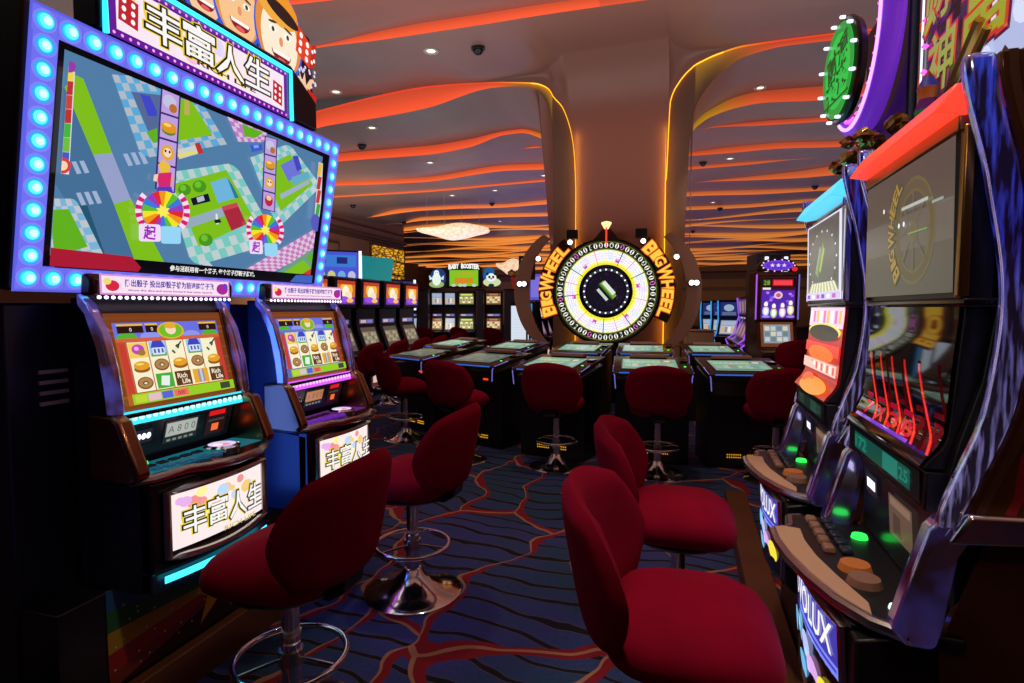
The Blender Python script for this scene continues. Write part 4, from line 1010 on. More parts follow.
def dice_(d):
    die(d, [(.53, .15), (.635, .10), (.65, .22), (.55, .28)], Wt, S(226, 60, 30), 6); die(d, [(.635, .10), (.675, .13), (.69, .24), (.65, .22)], Wt, S(190, 36, 20), 4)
    for i in range(18): d.ell(random.uniform(.54, .68), random.uniform(.0, .1), .008, .008, S(226, 220, 255), 8, .05)
    d.poly([(.53, -.06), (.58, -.10), (.62, -.02), (.66, .06), (.63, .05), (.60, .01), (.59, .07), (.57, .02), (.55, .06), (.55, .0)], SK); d.poly([(.58, -.10), (.66, -.14), (.68, -.02), (.61, -.0)], S(200, 30, 30)); d.poly([(.60, -.12), (.64, -.13), (.65, -.06), (.62, -.06)], S(40, 20, 20))
cut('dice_picture', dice_, off=.006)
# ------------------------------------------------------------------ tall machines along the near right aisle
glow_attr('glass', 1.0, base=(.004, .004, .006, 1), rough=.04)
MATS['glass'].node_tree.nodes['Principled BSDF'].inputs['IOR'].default_value = 2.0
def painted_arc_mat():  # streaks and tint of reflected light painted into the chrome as emission
    m = bpy.data.materials.new('chrome_painted_streaks'); m.use_nodes = True; nt = m.node_tree; b = nt.nodes['Principled BSDF']; L = nt.links.new
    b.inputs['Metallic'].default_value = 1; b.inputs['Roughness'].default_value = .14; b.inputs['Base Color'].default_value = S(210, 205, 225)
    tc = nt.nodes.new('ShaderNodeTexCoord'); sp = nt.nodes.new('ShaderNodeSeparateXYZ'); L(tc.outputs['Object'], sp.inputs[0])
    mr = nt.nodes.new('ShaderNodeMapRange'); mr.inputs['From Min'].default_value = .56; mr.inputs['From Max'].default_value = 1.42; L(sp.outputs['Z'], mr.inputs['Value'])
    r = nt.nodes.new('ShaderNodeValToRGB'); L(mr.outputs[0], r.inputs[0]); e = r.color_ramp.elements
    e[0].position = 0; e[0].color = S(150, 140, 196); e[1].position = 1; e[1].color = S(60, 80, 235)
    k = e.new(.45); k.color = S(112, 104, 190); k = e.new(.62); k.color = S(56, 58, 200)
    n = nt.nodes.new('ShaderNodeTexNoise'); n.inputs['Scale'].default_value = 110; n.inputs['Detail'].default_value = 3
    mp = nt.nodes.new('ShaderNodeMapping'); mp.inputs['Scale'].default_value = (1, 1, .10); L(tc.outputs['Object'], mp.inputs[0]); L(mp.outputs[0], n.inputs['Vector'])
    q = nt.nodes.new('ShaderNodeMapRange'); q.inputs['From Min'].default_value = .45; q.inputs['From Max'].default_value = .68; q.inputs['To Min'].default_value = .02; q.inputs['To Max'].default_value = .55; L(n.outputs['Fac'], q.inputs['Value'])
    L(r.outputs[0], b.inputs['Emission Color']); L(q.outputs[0], b.inputs['Emission Strength']); MATS['chrome_painted_streaks'] = m
painted_arc_mat()
mat('lacquer', S(60, 24, 18), .18, noise=(6, S(110, 70, 36)))
mat('bar_red', S(255, 60, 40), .3, emit=S(255, 66, 44), es=1.15); mat('bar_cyan', S(90, 220, 255), .3, emit=S(84, 206, 240), es=1.1)
def money_wheel(d, x, y, R, n=54, hub=True, k=1.0, numbers=False, a0=0, a1=2*PI):
    """the wheel picture, radius R at the outer number ring"""
    def c(r, g, b): return S(r, g, b, k)
    d.ring(x, y, 0, R*1.06, c(20, 18, 16), 64, a0=a0, a1=a1)
    d.ring(x, y, R*.84, R*1.02, c(104, 112, 20), 64, a0=a0, a1=a1); d.ring(x, y, R*.875, R*1.005, c(14, 14, 12), 64, a0=a0, a1=a1)
    d.ring(x, y, R*.60, R*.85, c(246, 244, 255), 64, a0=a0, a1=a1); d.ring(x, y, R*.53, R*.68, c(250, 250, 206), 64, a0=a0, a1=a1); d.ring(x, y, R*.53, R*.635, c(248, 244, 130), 64, a0=a0, a1=a1); d.ring(x, y, R*.52, R*.595, c(240, 230, 40), 64, a0=a0, a1=a1); d.ring(x, y, R*.81, R*.85, c(244, 250, 170), 64, a0=a0, a1=a1)
    d.up()
    r_ = random.Random(11)
    for i in range(n):
        a = a0+(a1-a0)*i/n; b = a0+(a1-a0)*(i+1)/n; m = (a+b)/2
        if i % 3 == 0: d.ring(x, y, R*.62, R*.84, [c(236, 226, 252), c(226, 240, 255), c(255, 240, 250)][(i//3) % 3], 2, .0, a, b)
    d.up()
    for i in range(n):
        a = a0+(a1-a0)*i/n; b = a0+(a1-a0)*(i+1)/n; m = (a+b)/2
        w_ = .0035
        col = c(180, 170, 200); r1 = .86
        if i % 6 == 4: col = c(16, 16, 30); w_ = .011
        if i % 9 == 7: col = c(214, 60, 160); w_ = .008
        d.ring(x, y, R*.56, R*r1, col, 1, .02, a-w_, a+w_)
        if i % 9 == 1: d.ring(x, y, R*.62, R*.70, c(206, 70, 190), 1, .02, a, b)
        for q in range(3): d.ring(x, y, R*(.67+.05*q), R*(.69+.05*q), [c(206, 200, 240), c(240, 206, 230), c(200, 216, 244)][(i+q) % 3], 1, .01, a+.02, b-.02)
        d.up(.2)
        d.ell(x+R*.945*math.cos(m), y+R*.945*math.sin(m), R*.054, R*.040, c(250, 250, 240) if i % 9 != 1 else c(240, 130, 220), 10, .02, rot=m)
        d.l -= .2*d.step
    if numbers:
        seq = '1 3 1 6 1 3 1 10 1'.split()
        d.up(3)
        for i in range(n):
            m = a0+(a1-a0)*(i+.5)/n
            d.text(seq[i % 9], x+R*.945*math.cos(m), y+R*.945*math.sin(m), R*.066, c(6, 6, 8), rot=m-PI/2, off=.09, up=0)
    d.up(4)
    if hub:
        d.ring(x, y, 0, R*.555, c(8, 8, 12), 48); d.ring(x, y, R*.42, R*.47, c(40, 40, 54), 48); d.ring(x, y, 0, R*.41, c(18, 14, 26), 48)
        for i in range(24): d.ell(x+R*.445*math.cos(i*PI/12), y+R*.445*math.sin(i*PI/12), R*.022, R*.022, c(255, 255, 255), 8, .02)
        d.up()
        for dx, dy, q, col in ((-.01, .0, 1.0, c(120, 176, 50)), (-.06, -.06, .7, c(206, 216, 206)), (.04, .05, .8, c(70, 120, 36))):
            cs, sn = math.cos(-.85), math.sin(-.85)
            d.poly([(x+R*(dx+q*(u*.2*cs-v*.07*sn)), y+R*(dy+q*(u*.2*sn+v*.07*cs))) for u, v in ((-1, -1), (1, -1), (1, 1), (-1, 1))], col)
def arc_text(d, txt, x, y, R, a_start, a_end, h, col, outl):
    adv = {'I': .55, 'W': 1.35, ' ': .12}
    w = [adv.get(ch, 1.0)*(1.18 if i in (0, 4) else 1) for i, ch in enumerate(txt)]; tot = sum(w); acc = 0
    for i, ch in enumerate(txt):
        a = a_start+(a_end-a_start)*(acc+w[i]/2)/tot; acc += w[i]
        if ch == ' ': continue
        hh = h*(1.22 if i in (0, 4) else 1)
        px, py = x+R*math.cos(a), y+R*math.sin(a)
        if outl: d.text(ch, px, py, hh, outl, hh*.80*(adv.get(ch, 1) if ch != 'I' else .42), a-PI/2, .08, None, 0, .5)
        d.text(ch, px, py, hh, col, hh*.80*(adv.get(ch, 1) if ch != 'I' else .42), a-PI/2, .034, None, 0, .5)
def screen_near(d, W, H):
    d.rect(-W/2, 0, W/2, H, S(76, 72, 66)); d.rect(-W/2, 0, W/2, H*.5, S(82, 80, 72)); d.rect(-W/2, H*.35, W/2, H*.62, S(92, 90, 84))
    cx, cy, R = W*.13, H*.48, H*.405
    d.ring(cx, cy, R*.72, R, S(98, 90, 60), 40); d.ring(cx, cy, R*.78, R*.94, S(84, 80, 62), 40); d.ring(cx, cy, 0, R*.22, S(96, 92, 70), 24)
    for i in range(8): d.ring(cx, cy, R*.2, R*.75, S(92, 88, 68), 1, .02, i*PI/4-.06, i*PI/4+.06)
    arc_text(d, 'BIG WHEEL', cx, cy, R*1.14, PI*1.27, PI*.66, R*.27, S(150, 128, 62), S(70, 50, 30))
    d.rect(W*.02, H*.66, W*.30, H*.685, S(180, 184, 176)); d.rect(W*.34, H*.62, W*.44, H*.64, S(150, 156, 150)); d.rect(W*.1, H*.46, W*.3, H*.47, S(110, 160, 90))
    for x_, y_ in ((-.2, .72), (.0, .55), (.06, .55)): d.ell(W*x_, H*y_, .006, .006, S(240, 244, 250))
def screen_far(d, W, H):
    d.rect(-W/2, 0, W/2, H, S(226, 226, 246)); d.rect(-W*.46, H*.10, W*.44, H*.98, S(84, 86, 84)); d.ell(-.01, H*.5, W*.40, H*.36, S(98, 100, 98), 32)
    for i in range(16):
        a = i*PI/8; d.ell(-.01+W*.40*math.cos(a), H*.5+H*.36*math.sin(a), .007, .005, S(236, 240, 250), 8, .1)
    cs, sn = math.cos(.9), math.sin(.9)
    for q, o, col in ((1, 0, S(120, 150, 60)), (.7, .03, S(176, 186, 120)), (.8, -.03, S(150, 160, 150))): d.poly([(-.03+o+q*(u*.075*cs-v*.014*sn), H*.5+q*(u*.075*sn+v*.014*cs)) for u, v in ((-1, -1), (1, -1), (1, 1), (-1, 1))], col)
    for i in range(18): d.poly([(-W*.42+W*.86*i/18, H*.10), (-W*.42+W*.86*(i+1)/18, H*.10), (-W*.32+W*.66*(i+1)/18, H*.22), (-W*.32+W*.66*i/18, H*.22)], S(236, 236, 200) if i % 2 else S(190, 190, 160), .02)
    d.rect(-W/2, 0, W/2, H*.09, S(214, 200, 250))
    for i in range(6): d.rect(-W*.45+W*.9*i/6, H*.02, -W*.45+W*.9*(i+.6)/6, H*.07, [S(120, 60, 200), S(250, 250, 255), S(200, 90, 190)][i % 3], .02)
def make_tall_machine(Y, label, g, near):
    t = thing('tall_slot_machine', label, 'slot machine', (.5, Y, .48), -PI/2, g)
    prof = [(-.13, .0), (-.16, .03), (-.16, .30), (-.03, .33), (.01, .345), (-.005, .565), (-.01, .655), (.005, .72), (.035, .83), (.05, .95), (.055, 1.0), (.05, 1.30), (.02, 1.42), (.42, 1.42), (.45, 1.3), (.45, 0)]
    MB().prism(prof, -.292, .292).build('cabinet', 'black', t, bevel=.006)
    # curved chrome arcs and outer wings
    fr_ = pchip([(.56, -.045), (.62, -.03), (.80, .025), (.98, .040), (1.20, .010), (1.42, -.035)])
    bk_ = pchip([(.56, -.010), (.62, .01), (.80, .07), (.98, .088), (1.20, .060), (1.42, .015)])
    zs = [.56+.86*i/24 for i in range(25)]
    for sg in (-1, 1):
        MB().prism([(fr_(z), z) for z in zs]+[(bk_(z), z) for z in reversed(zs)], sg*.306, sg*.338).build('side_arc', 'chrome_painted_streaks', t, bevel=.012, seg=3)
        a = MB().prism([(bk_(z)+.004, z) for z in zs]+[(.45, 1.42), (.45, .56)], sg*.300, sg*.330).build('side_wing', 'lacquer', t, bevel=.004)
        if sg == 1:
            d = Decal(lambda x, y, l: (.3305+l, bk_(y)+.004+x, y), .0006)
            for i in range(24):
                z0, z1 = zs[i], zs[i+1]
                d.poly([(.012, z0), (.026, z0), (.026, z1), (.012, z1)], S(96, 58, 34), .02)
                d.poly([(.045+.012*math.sin(i*1.1), z0), (.062+.012*math.sin(i*1.1), z0), (.062+.012*math.sin(i*1.1+1.1), z1), (.045+.012*math.sin(i*1.1+1.1), z1)], S(150, 16, 28), .02)
                d.poly([(.088, z0), (.096, z0), (.096, z1), (.088, z1)], S(206, 160, 60), .02)
            d.build('wing_pattern', 'paint', a, smooth=0)
    # crown light bar and patterned header
    MB().prism([(-.028, 1.385), (-.062, 1.335), (-.01, 1.325), (.05, 1.385)], -.288, .288).build('light_bar', 'bar_red' if near else 'bar_cyan', t, bevel=.004)
    MB().box((0, .004, 1.313), (.57, .05, .03)).build('header_strip', 'gold' if near else 'chrome', t, bevel=.003)
    MB().box((0, .022, 1.148), (.575, .05, .325)).build('screen_housing', 'black', t, bevel=.004)
    sf = planar((0, -.006, 1.0), (1, 0, 0), (0, -.006, .295))
    d = Decal(lambda x, y, l: sf(x, y, l+.006), .0004); (screen_near if near else screen_far)(d, .54, .295); d.build('upper_screen', 'screen', t, smooth=0)
    for sg in (-1, 1): MB().box((sg*.281, -.002, 1.15), (.02, .02, .32)).build('screen_post', 'gold' if near else 'chrome', t, bevel=.004)
    MB().box((0, .03, .982), (.60, .07, .014)).build('shelf', 'black_gloss', t, bevel=.004)
    # reel glass, convex
    gz = pchip([(.655, -.010), (.69, .014), (.72, .0285), (.80, .0345), (.885, .0402), (.97, .046)])
    d = Decal(lambda x, y, l: (x, gz(y)-.042-l, y), .0012)
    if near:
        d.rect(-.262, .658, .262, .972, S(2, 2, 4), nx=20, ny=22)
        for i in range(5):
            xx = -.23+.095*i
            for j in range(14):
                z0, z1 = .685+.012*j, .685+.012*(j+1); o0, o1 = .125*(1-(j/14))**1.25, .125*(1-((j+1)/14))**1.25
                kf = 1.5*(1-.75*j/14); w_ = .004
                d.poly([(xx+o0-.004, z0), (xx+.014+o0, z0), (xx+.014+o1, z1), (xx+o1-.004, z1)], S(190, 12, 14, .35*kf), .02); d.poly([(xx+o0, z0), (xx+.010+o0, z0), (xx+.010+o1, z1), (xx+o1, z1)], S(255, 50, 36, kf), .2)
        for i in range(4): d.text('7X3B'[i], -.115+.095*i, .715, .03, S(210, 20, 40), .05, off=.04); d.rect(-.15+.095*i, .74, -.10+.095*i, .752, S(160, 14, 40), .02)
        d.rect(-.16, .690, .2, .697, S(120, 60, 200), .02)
    else:
        d.rect(-.262, .658, .262, .972, S(190, 20, 24), nx=20, ny=22)
        d.rect(-.262, .90, .262, .972, S(250, 214, 240), nx=20, ny=4)
        for i in range(9): d.rect(-.25+.056*i, .915, -.215+.056*i, .96, [S(255, 255, 255), S(236, 120, 200), S(240, 200, 90)][i % 3], .02, 3)
        d.ell(0, .885, .25, .028, S(250, 236, 120), 30); d.ell(0, .878, .23, .03, S(10, 8, 12), 30)
        d.rect(-.262, .80, .262, .84, S(255, 60, 50), nx=20); d.ell(0, .80, .2, .03, S(255, 120, 40), 24); d.rect(-.262, .735, .262, .775, S(255, 206, 190), nx=20)
        for i in range(12): d.rect(-.25+.042*i, .742, -.225+.042*i, .768, S(255, 90, 70) if i % 2 else S(255, 250, 240), .02)
        d.ell(.02, .685, .2, .028, S(255, 150, 40), 24); d.ell(-.1, .70, .09, .02, S(255, 90, 30), 16)
    d.build('reel_glass', 'glass' if near else 'screen', t, smooth=50)
    MB().prism([(gz(z)-.036, z) for z in (.655, .67, .69, .705, .72, .76, .80, .85, .90, .972)]+[(.06, .972), (.06, .655)], -.27, .27).build('glass_housing', 'black', t, bevel=.003)
    # meters strip
    MB().box((0, -.018, .61), (.54, .05, .08)).build('meter_housing', 'black', t, bevel=.003)
    d = Decal(planar((0, -.0445, .585), (1, 0, 0), (0, -.002, .06)), .0006); d.rect(-.25, -.005, .25, .06, S(6, 8, 10))
    c_ = S(30, 120, 104) if near else S(40, 70, 60); d.rect(-.20, .005, .20, .05, [q*.35 for q in c_[:3]]+[1])
    d.rect(.03, .008, .13, .048, c_); d.text('172', -.14, .028, .03, c_, .09, off=.03); d.text('25', .17, .03, .026, c_, .05, off=.03)
    d.build('meter_display', 'screen', t, smooth=0)
    # recessed panel: card reader, ticket display, bill acceptor
    fr2 = planar((0, .004, .35), (1, 0, 0), (0, -.014, .21))
    d = Decal(fr2); d.rect(-.26, 0, .26, .21, S(5, 5, 8)); d.build('bezel_panel', 'screen', t, smooth=0)
    d = Decal(lambda x, y, l: fr2(x, y, l+.006)); d.rect(-.215, .12, -.12, .175, S(16, 16, 22)); d.rect(-.20, .135, -.135, .16, S(220, 222, 250))
    for i in range(4): d.rect(-.19+.014*i, .14, -.183+.014*i, .155, S(120, 124, 170), .02)
    d.build('card_reader', 'lamp', t, smooth=0)
    d = Decal(lambda x, y, l: fr2(x, y, l+.006)); d.rect(-.03, .07, .12, .17, S(96, 74, 60)); d.rect(-.02, .145, .11, .165, S(130, 104, 86)); d.rect(.0, .08, .05, .13, S(74, 56, 46)); d.build('ticket_display', 'screen', t, smooth=0)
    d = Decal(lambda x, y, l: fr2(x, y, l+.006)); d.rect(.155, .04, .25, .16, S(24, 6, 8)); d.rect(.165, .11, .24, .14, S(200, 20, 26)); d.rect(.175, .055, .23, .07, S(150, 16, 20)); d.build('bill_acceptor', 'screen', t, smooth=0)
    # deck
    plan = [(-.315, .02), (-.318, -.155), (-.305, -.185), (-.225, -.195), (-.20, -.215), (-.185, -.245), (-.10, -.245), (0, -.232), (.10, -.208), (.20, -.172), (.275, -.125), (.312, -.07), (.318, .02)]
    dk = MB().prism(plan, .318, .345, 'z').build('button_deck', 'black', t, bevel=.006)
    MB().tube([(x, y, .333) for x, y in plan[1:12]], .015, 10).build('deck_rim', 'chrome_dull', dk)
    lip = [(-.195, -.225), (-.185, -.243), (-.10, -.243), (0, -.230), (.10, -.206), (.20, -.170), (.27, -.126), (.22, -.118), (.10, -.150), (0, -.172), (-.10, -.182), (-.185, -.178)]
    MB().prism(lip, .3455, .350, 'z').build('wrist_rest', 'beige', dk, bevel=.002)
    for i in range(5): MB().box((-.265+.052*i, -.135, .352), (.042, .03, .016), taper=.8).build('play_button', 'btn_tan', t, bevel=.004)
    for i in range(5): MB().box((-.265+.052*i, -.095, .352), (.042, .03, .012), taper=.8).build('bet_button', 'btn_dark', t, bevel=.004)
    for i, c in enumerate(('btn_amber', 'btn_tan')): MB().lathe([(.0, .016), (.032, .016), (.037, 0)], 24, (.045+.075*i, -.10, .345)).build('round_button', c, t)
    MB().lathe([(.0, .010), (.018, .010), (.021, 0)], 18, (-.17, -.035, .345)).build('service_button', 'btn_green', t)
    MB().lathe([(.0, .008), (.012, .008), (.014, 0)], 16, (.225, -.07, .345)).build('indicator_light', 'btn_white', t)
    MB().lathe([(.0, .006), (.005, .006), (.006, 0)], 12, (.225, -.03, .345)).build('indicator_light', 'edge_blue', t)
    for sg in (-1, 1):
        arm = [(.06, .585), (-.03, .575), (-.05, .55), (-.085, .42), (-.105, .345), (-.085, .315), (-.03, .315), (-.02, .36), (.0, .50), (.02, .535), (.06, .54)]
        MB().prism(arm, sg*.268, sg*.322).build('armrest', 'trim_painted_sheen_faint', t, bevel=.014, seg=3)
        MB().prism([(-.03, .535), (.0, .595), (.12, .60), (.13, .565), (.10, .545)], sg*.322, sg*.350).build('arm_bracket', 'chrome', t, bevel=.008)
        MB().prism([(-.02, .31), (.05, .535), (.42, .535), (.42, .02), (.0, .02)], sg*.276, sg*.30).build('lower_side_panel', 'lacquer', t, bevel=.004)
    # belly glass
    def by(x): return -.205+.55*x*x
    fp = [(x/16*.255, by(x/16*.255)+.012) for x in range(-16, 17)]
    MB().prism(fp+[(.255, -.12), (-.255, -.12)], .012, .315, 'z').build('belly_frame', 'black_gloss', t, bevel=.004)
    def bl(x, y, l): return (x, by(x)+.009-l+.25*(.29-y)**2, y)
    d = Decal(bl, .0012); d.rect(-.215, .04, .215, .285, S(120, 140, 250), nx=14, ny=6); d.rect(-.215, .19, .215, .285, S(60, 60, 170), nx=14, ny=4)
    d.text('NOVOLUX', 0, .238, .065, Wt, .38, off=.02); d.rect(-.215, .178, .215, .186, S(70, 60, 190), .3, 14)
    for x_, y_, r_, c in ((-.1, .11, .05, S(150, 220, 255)), (.02, .13, .04, S(190, 200, 255)), (.08, .09, .05, S(226, 170, 240)), (.16, .09, .045, S(250, 232, 60)), (-.17, .10, .04, S(120, 190, 255)), (.0, .07, .04, S(110, 190, 240))): d.ell(x_, y_, r_, r_*.8, c, 16)
    bg = d.build('belly_glass', 'screen', t, smooth=50)
    rim = [bl(-.232+.464*i/14, .298, .004) for i in range(15)]+[bl(.232-.464*i/14, .028-.012*math.cos((.232-.464*i/14)/.232*PI/2), .004) for i in range(15)]
    MB().tube(rim, .011, 8, True).build('belly_bezel', 'chrome_dull', bg)
    return t
mat('edge_white', S(240, 244, 255), .3, emit=S(230, 236, 255), es=1.4); mat('edge_blue', S(70, 90, 255), .3, emit=S(60, 84, 255), es=1.3); mat('btn_white', S(220, 255, 235), .3, emit=S(200, 255, 230), es=1.2)
GT = 'tall curved slot machines in the near aisle'
make_tall_machine(1.555, 'tall curved slot machine with a red light bar and dark reflective screens', GT, True)
make_tall_machine(2.365, 'tall curved slot machine with a cyan light bar and pale bright screens', GT, False)
t = thing('machine_pedestal', 'low dark platform with a long wooden step under the two tall curved machines', 'pedestal', (.36, 1.975, 0))
MB().box((.51, 0, .2375), (.85, 1.66, .475)).build('plinth', 'black', t, bevel=.004)
MB().box((.012, .79, .06), (.14, 3.26, .12)).build('wood_step', 'wood', t, bevel=.008)
# toppers
def gold_rock(mb, c, r, seed, n=7, m=9):
    q = random.Random(seed); o = len(mb.v)
    for j in range(n+1):
        for i in range(m):
            a = 2*PI*i/m; ph = -PI/2+PI*j/n; k = r*q.uniform(.75, 1.25)
            mb.v.append((c[0]+k*math.cos(a)*math.cos(ph), c[1]+k*math.sin(a)*math.cos(ph), c[2]+k*.8*math.sin(ph)))
    for j in range(n):
        for i in range(m): mb.f.append((o+j*m+i, o+j*m+(i+1) % m, o+(j+1)*m+(i+1) % m, o+(j+1)*m+i)); mb.c.append(None); mb.mi.append(0)
t = thing('emblem_sign', 'round green sign ringed with white bulbs and a purple light arc above the cyan-barred machine', 'sign', (.56, 2.30, 1.905))
rk = MB(); q = random.Random(2)
for i in range(26): gold_rock(rk, (q.uniform(-.04, .12), q.uniform(-.26, .22), q.uniform(.035, .14)), q.uniform(.022, .036), i)
rk.build('rockwork', 'gold', t, smooth=0)
DR = Matrix.Translation((-.072, -.085, .345)) @ Matrix.Rotation(.08, 4, 'Z') @ Matrix(((0, 0, -1, 0), (-1, 0, 0, 0), (0, 1, 0, 0), (0, 0, 0, 1)))
sd = MB().lathe([(.0, -.03), (.160, -.03), (.170, -.01), (.168, .0), (.152, .004)], 40, X=DR); o_d = sd.build('sign_drum', 'black', t)
d = Decal(lambda x, y, l: tuple(DR @ Vector((x, y, .007+l))), .0006); d.ring(0, 0, 0, .152, S(30, 190, 70), 40); d.ring(0, 0, .12, .15, S(24, 150, 56), 40)
d.text('财源', 0, .045, .085, S(8, 70, 24), .20, .25, .03); d.text('滚滚', .0, -.045, .085, S(8, 70, 24), .20, .25, .03)
d.rect(-.12, -.10, .12, -.092, S(8, 80, 24)); d.build('sign_face', 'screen', t, smooth=0)
for i in range(12):
    a = i*PI/6+.2
    X = DR @ Matrix.Translation((.163*math.cos(a), .163*math.sin(a), .004))
    MB().lathe([(.005, 0), (.006, .006), (.005, .016), (.0, .019)], 10, X=X).build('bulb', 'edge_white', t)
mat('violet', S(150, 70, 255), .3, emit=S(140, 60, 255), es=.35); mat('violet_hot', S(240, 190, 255), .3, emit=S(226, 150, 255), es=2.0)
arcp = [(.04, .07+.30*math.cos(a), .50+.30*math.sin(a)) for a in [math.radians(165+i*5) for i in range(29)]]
MB().tube(arcp, .035, 12, flat=1.0).build('purple_arc', 'violet', t)
MB().tube([(x-.036, y, z) for x, y, z in arcp], .006, 8).build('light_tube', 'violet_hot', t)
for i in range(3, 27, 2): x, y, z = arcp[i]; gold_rock(MB(), (0, 0, 0), .01, i); MB().lathe([(.0, -.009), (.009, 0), (.0, .009)], 8, (x-.03, y+.028*math.cos(math.radians(165+i*5)+PI), z+.028*math.sin(math.radians(165+i*5)+PI))).build('bulb', 'pink_bulb', t) if 'pink_bulb' in MATS or mat('pink_bulb', S(255, 120, 230), .3, emit=S(255, 90, 226), es=1.8) else 0
MB().box((.10, .0, .30), (.03, .44, .56)).build('back_board', 'navy', t, bevel=.006)
t = thing('fortune_sign', 'dark sign with yellow-green Chinese characters above the red-barred machine', 'sign', (.68, 1.64, 1.915))
MB().box((.02, -.1, .385), (.05, 1.0, .74)).build('sign_case', 'dark_maroon', t, bevel=.008)
d = Decal(planar((-.0065, 0, .02), (0, -1, 0), (0, 0, 1)), .0008); d.rect(-.39, 0, .59, .72, S(46, 30, 28))
for x_, y_, w_, h_ in ((-.08, .12, .07, .1), (.02, .2, .1, .12), (.16, .14, .1, .08), (.30, .22, .14, .12), (.05, .36, .12, .1), (.42, .36, .12, .16), (-.02, .06, .05, .09), (.48, .14, .1, .1)): d.ell(x_, y_, w_, h_, S(176, 186, 226), 14, .4); d.ell(x_+.01, y_+.02, w_*.7, h_*.6, S(214, 222, 246), 12, .2)
for x_, y_, w_, h_, c in ((.36, .06, .1, .05, S(30, 60, 80)), (.46, .24, .07, .06, S(40, 110, 120)), (.52, .08, .05, .06, S(150, 100, 70)), (.30, .10, .05, .06, S(20, 40, 50)), (.42, .12, .03, .05, S(60, 200, 120))): d.ell(x_, y_, w_, h_, c, 12, .5)
def fc(ch, x, y, h):
    d.text(ch, x, y, h, S(70, 20, 60), h, .0, .085, shear=.1); d.text(ch, x, y, h, S(190, 50, 40), h, .0, .055, shear=.1); d.text(ch, x, y, h, S(150, 156, 34), h, .0, .012, shear=.1)
fc('神', -.25, .20, .17); fc('财', -.26, .40, .18); fc('富', .02, .25, .23); fc('福', .12, .52, .24)
d.build('sign_face', 'screen', t, smooth=0)
d = MB().tube([(-.012, .40, .02), (-.012, .40, .72)], .003, 8).build('led_line', 'edge_white', t)
for i in range(9): MB().lathe([(.0, -.010), (.010, 0), (.0, .010)], 8, (-.016, .365, .08+.075*i)).build('bulb', 'pink_bulb', t)
MB().tube([(-.04, .16, .06), (-.04, -.03, .20)], .012, 6).tube([(-.045, .10, .03), (-.045, -.08, .16)], .010, 6).build('gold_bar', 'gold', t)
tt = MB().lathe([(.03, 0), (.034, .02), (.024, .04), (.03, .07), (.02, .1), (.026, .13), (.012, .16), (.0, .18)], 12, (-.06, .20, .0))
for i in range(len(tt.f)): tt.c[i] = [S(190, 40, 30), S(40, 60, 190), S(40, 150, 90), S(120, 30, 140), S(220, 120, 40), S(60, 60, 200)][(i//12) % 6]
tt.col = True; tt.build('painted_totem', 'paint', t)
# ------------------------------------------------------------------ touch tables ringed around the wheel
mat('table_top', S(60, 46, 34), .22); mat('strip_blue', S(60, 130, 255), .3, emit=S(40, 110, 220), es=.8); mat('strip_lilac', S(170, 160, 255), .3, emit=S(120, 116, 220), es=.7)
mat('vent_amber', S(255, 190, 40), .4, emit=S(230, 160, 26), es=.8); mat('label_grey', S(190, 190, 190), .5, emit=S(190, 190, 190), es=.25); mat('red_led', S(255, 60, 20), .4, emit=S(255, 70, 20), es=1.0)
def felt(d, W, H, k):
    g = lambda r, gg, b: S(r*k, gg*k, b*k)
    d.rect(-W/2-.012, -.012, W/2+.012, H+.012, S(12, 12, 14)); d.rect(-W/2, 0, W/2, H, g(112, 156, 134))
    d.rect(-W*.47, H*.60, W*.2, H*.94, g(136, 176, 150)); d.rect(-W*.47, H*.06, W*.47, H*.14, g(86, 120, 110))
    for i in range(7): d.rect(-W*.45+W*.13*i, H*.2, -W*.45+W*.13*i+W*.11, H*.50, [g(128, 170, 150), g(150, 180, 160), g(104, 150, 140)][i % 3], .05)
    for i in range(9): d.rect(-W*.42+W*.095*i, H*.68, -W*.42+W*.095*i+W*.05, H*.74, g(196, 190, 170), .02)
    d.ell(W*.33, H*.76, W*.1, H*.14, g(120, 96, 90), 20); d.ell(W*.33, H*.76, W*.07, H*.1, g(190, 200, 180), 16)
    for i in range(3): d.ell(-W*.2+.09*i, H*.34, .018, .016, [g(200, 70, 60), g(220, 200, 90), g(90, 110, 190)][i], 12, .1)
GTB = 'touch betting tables around the wheel'
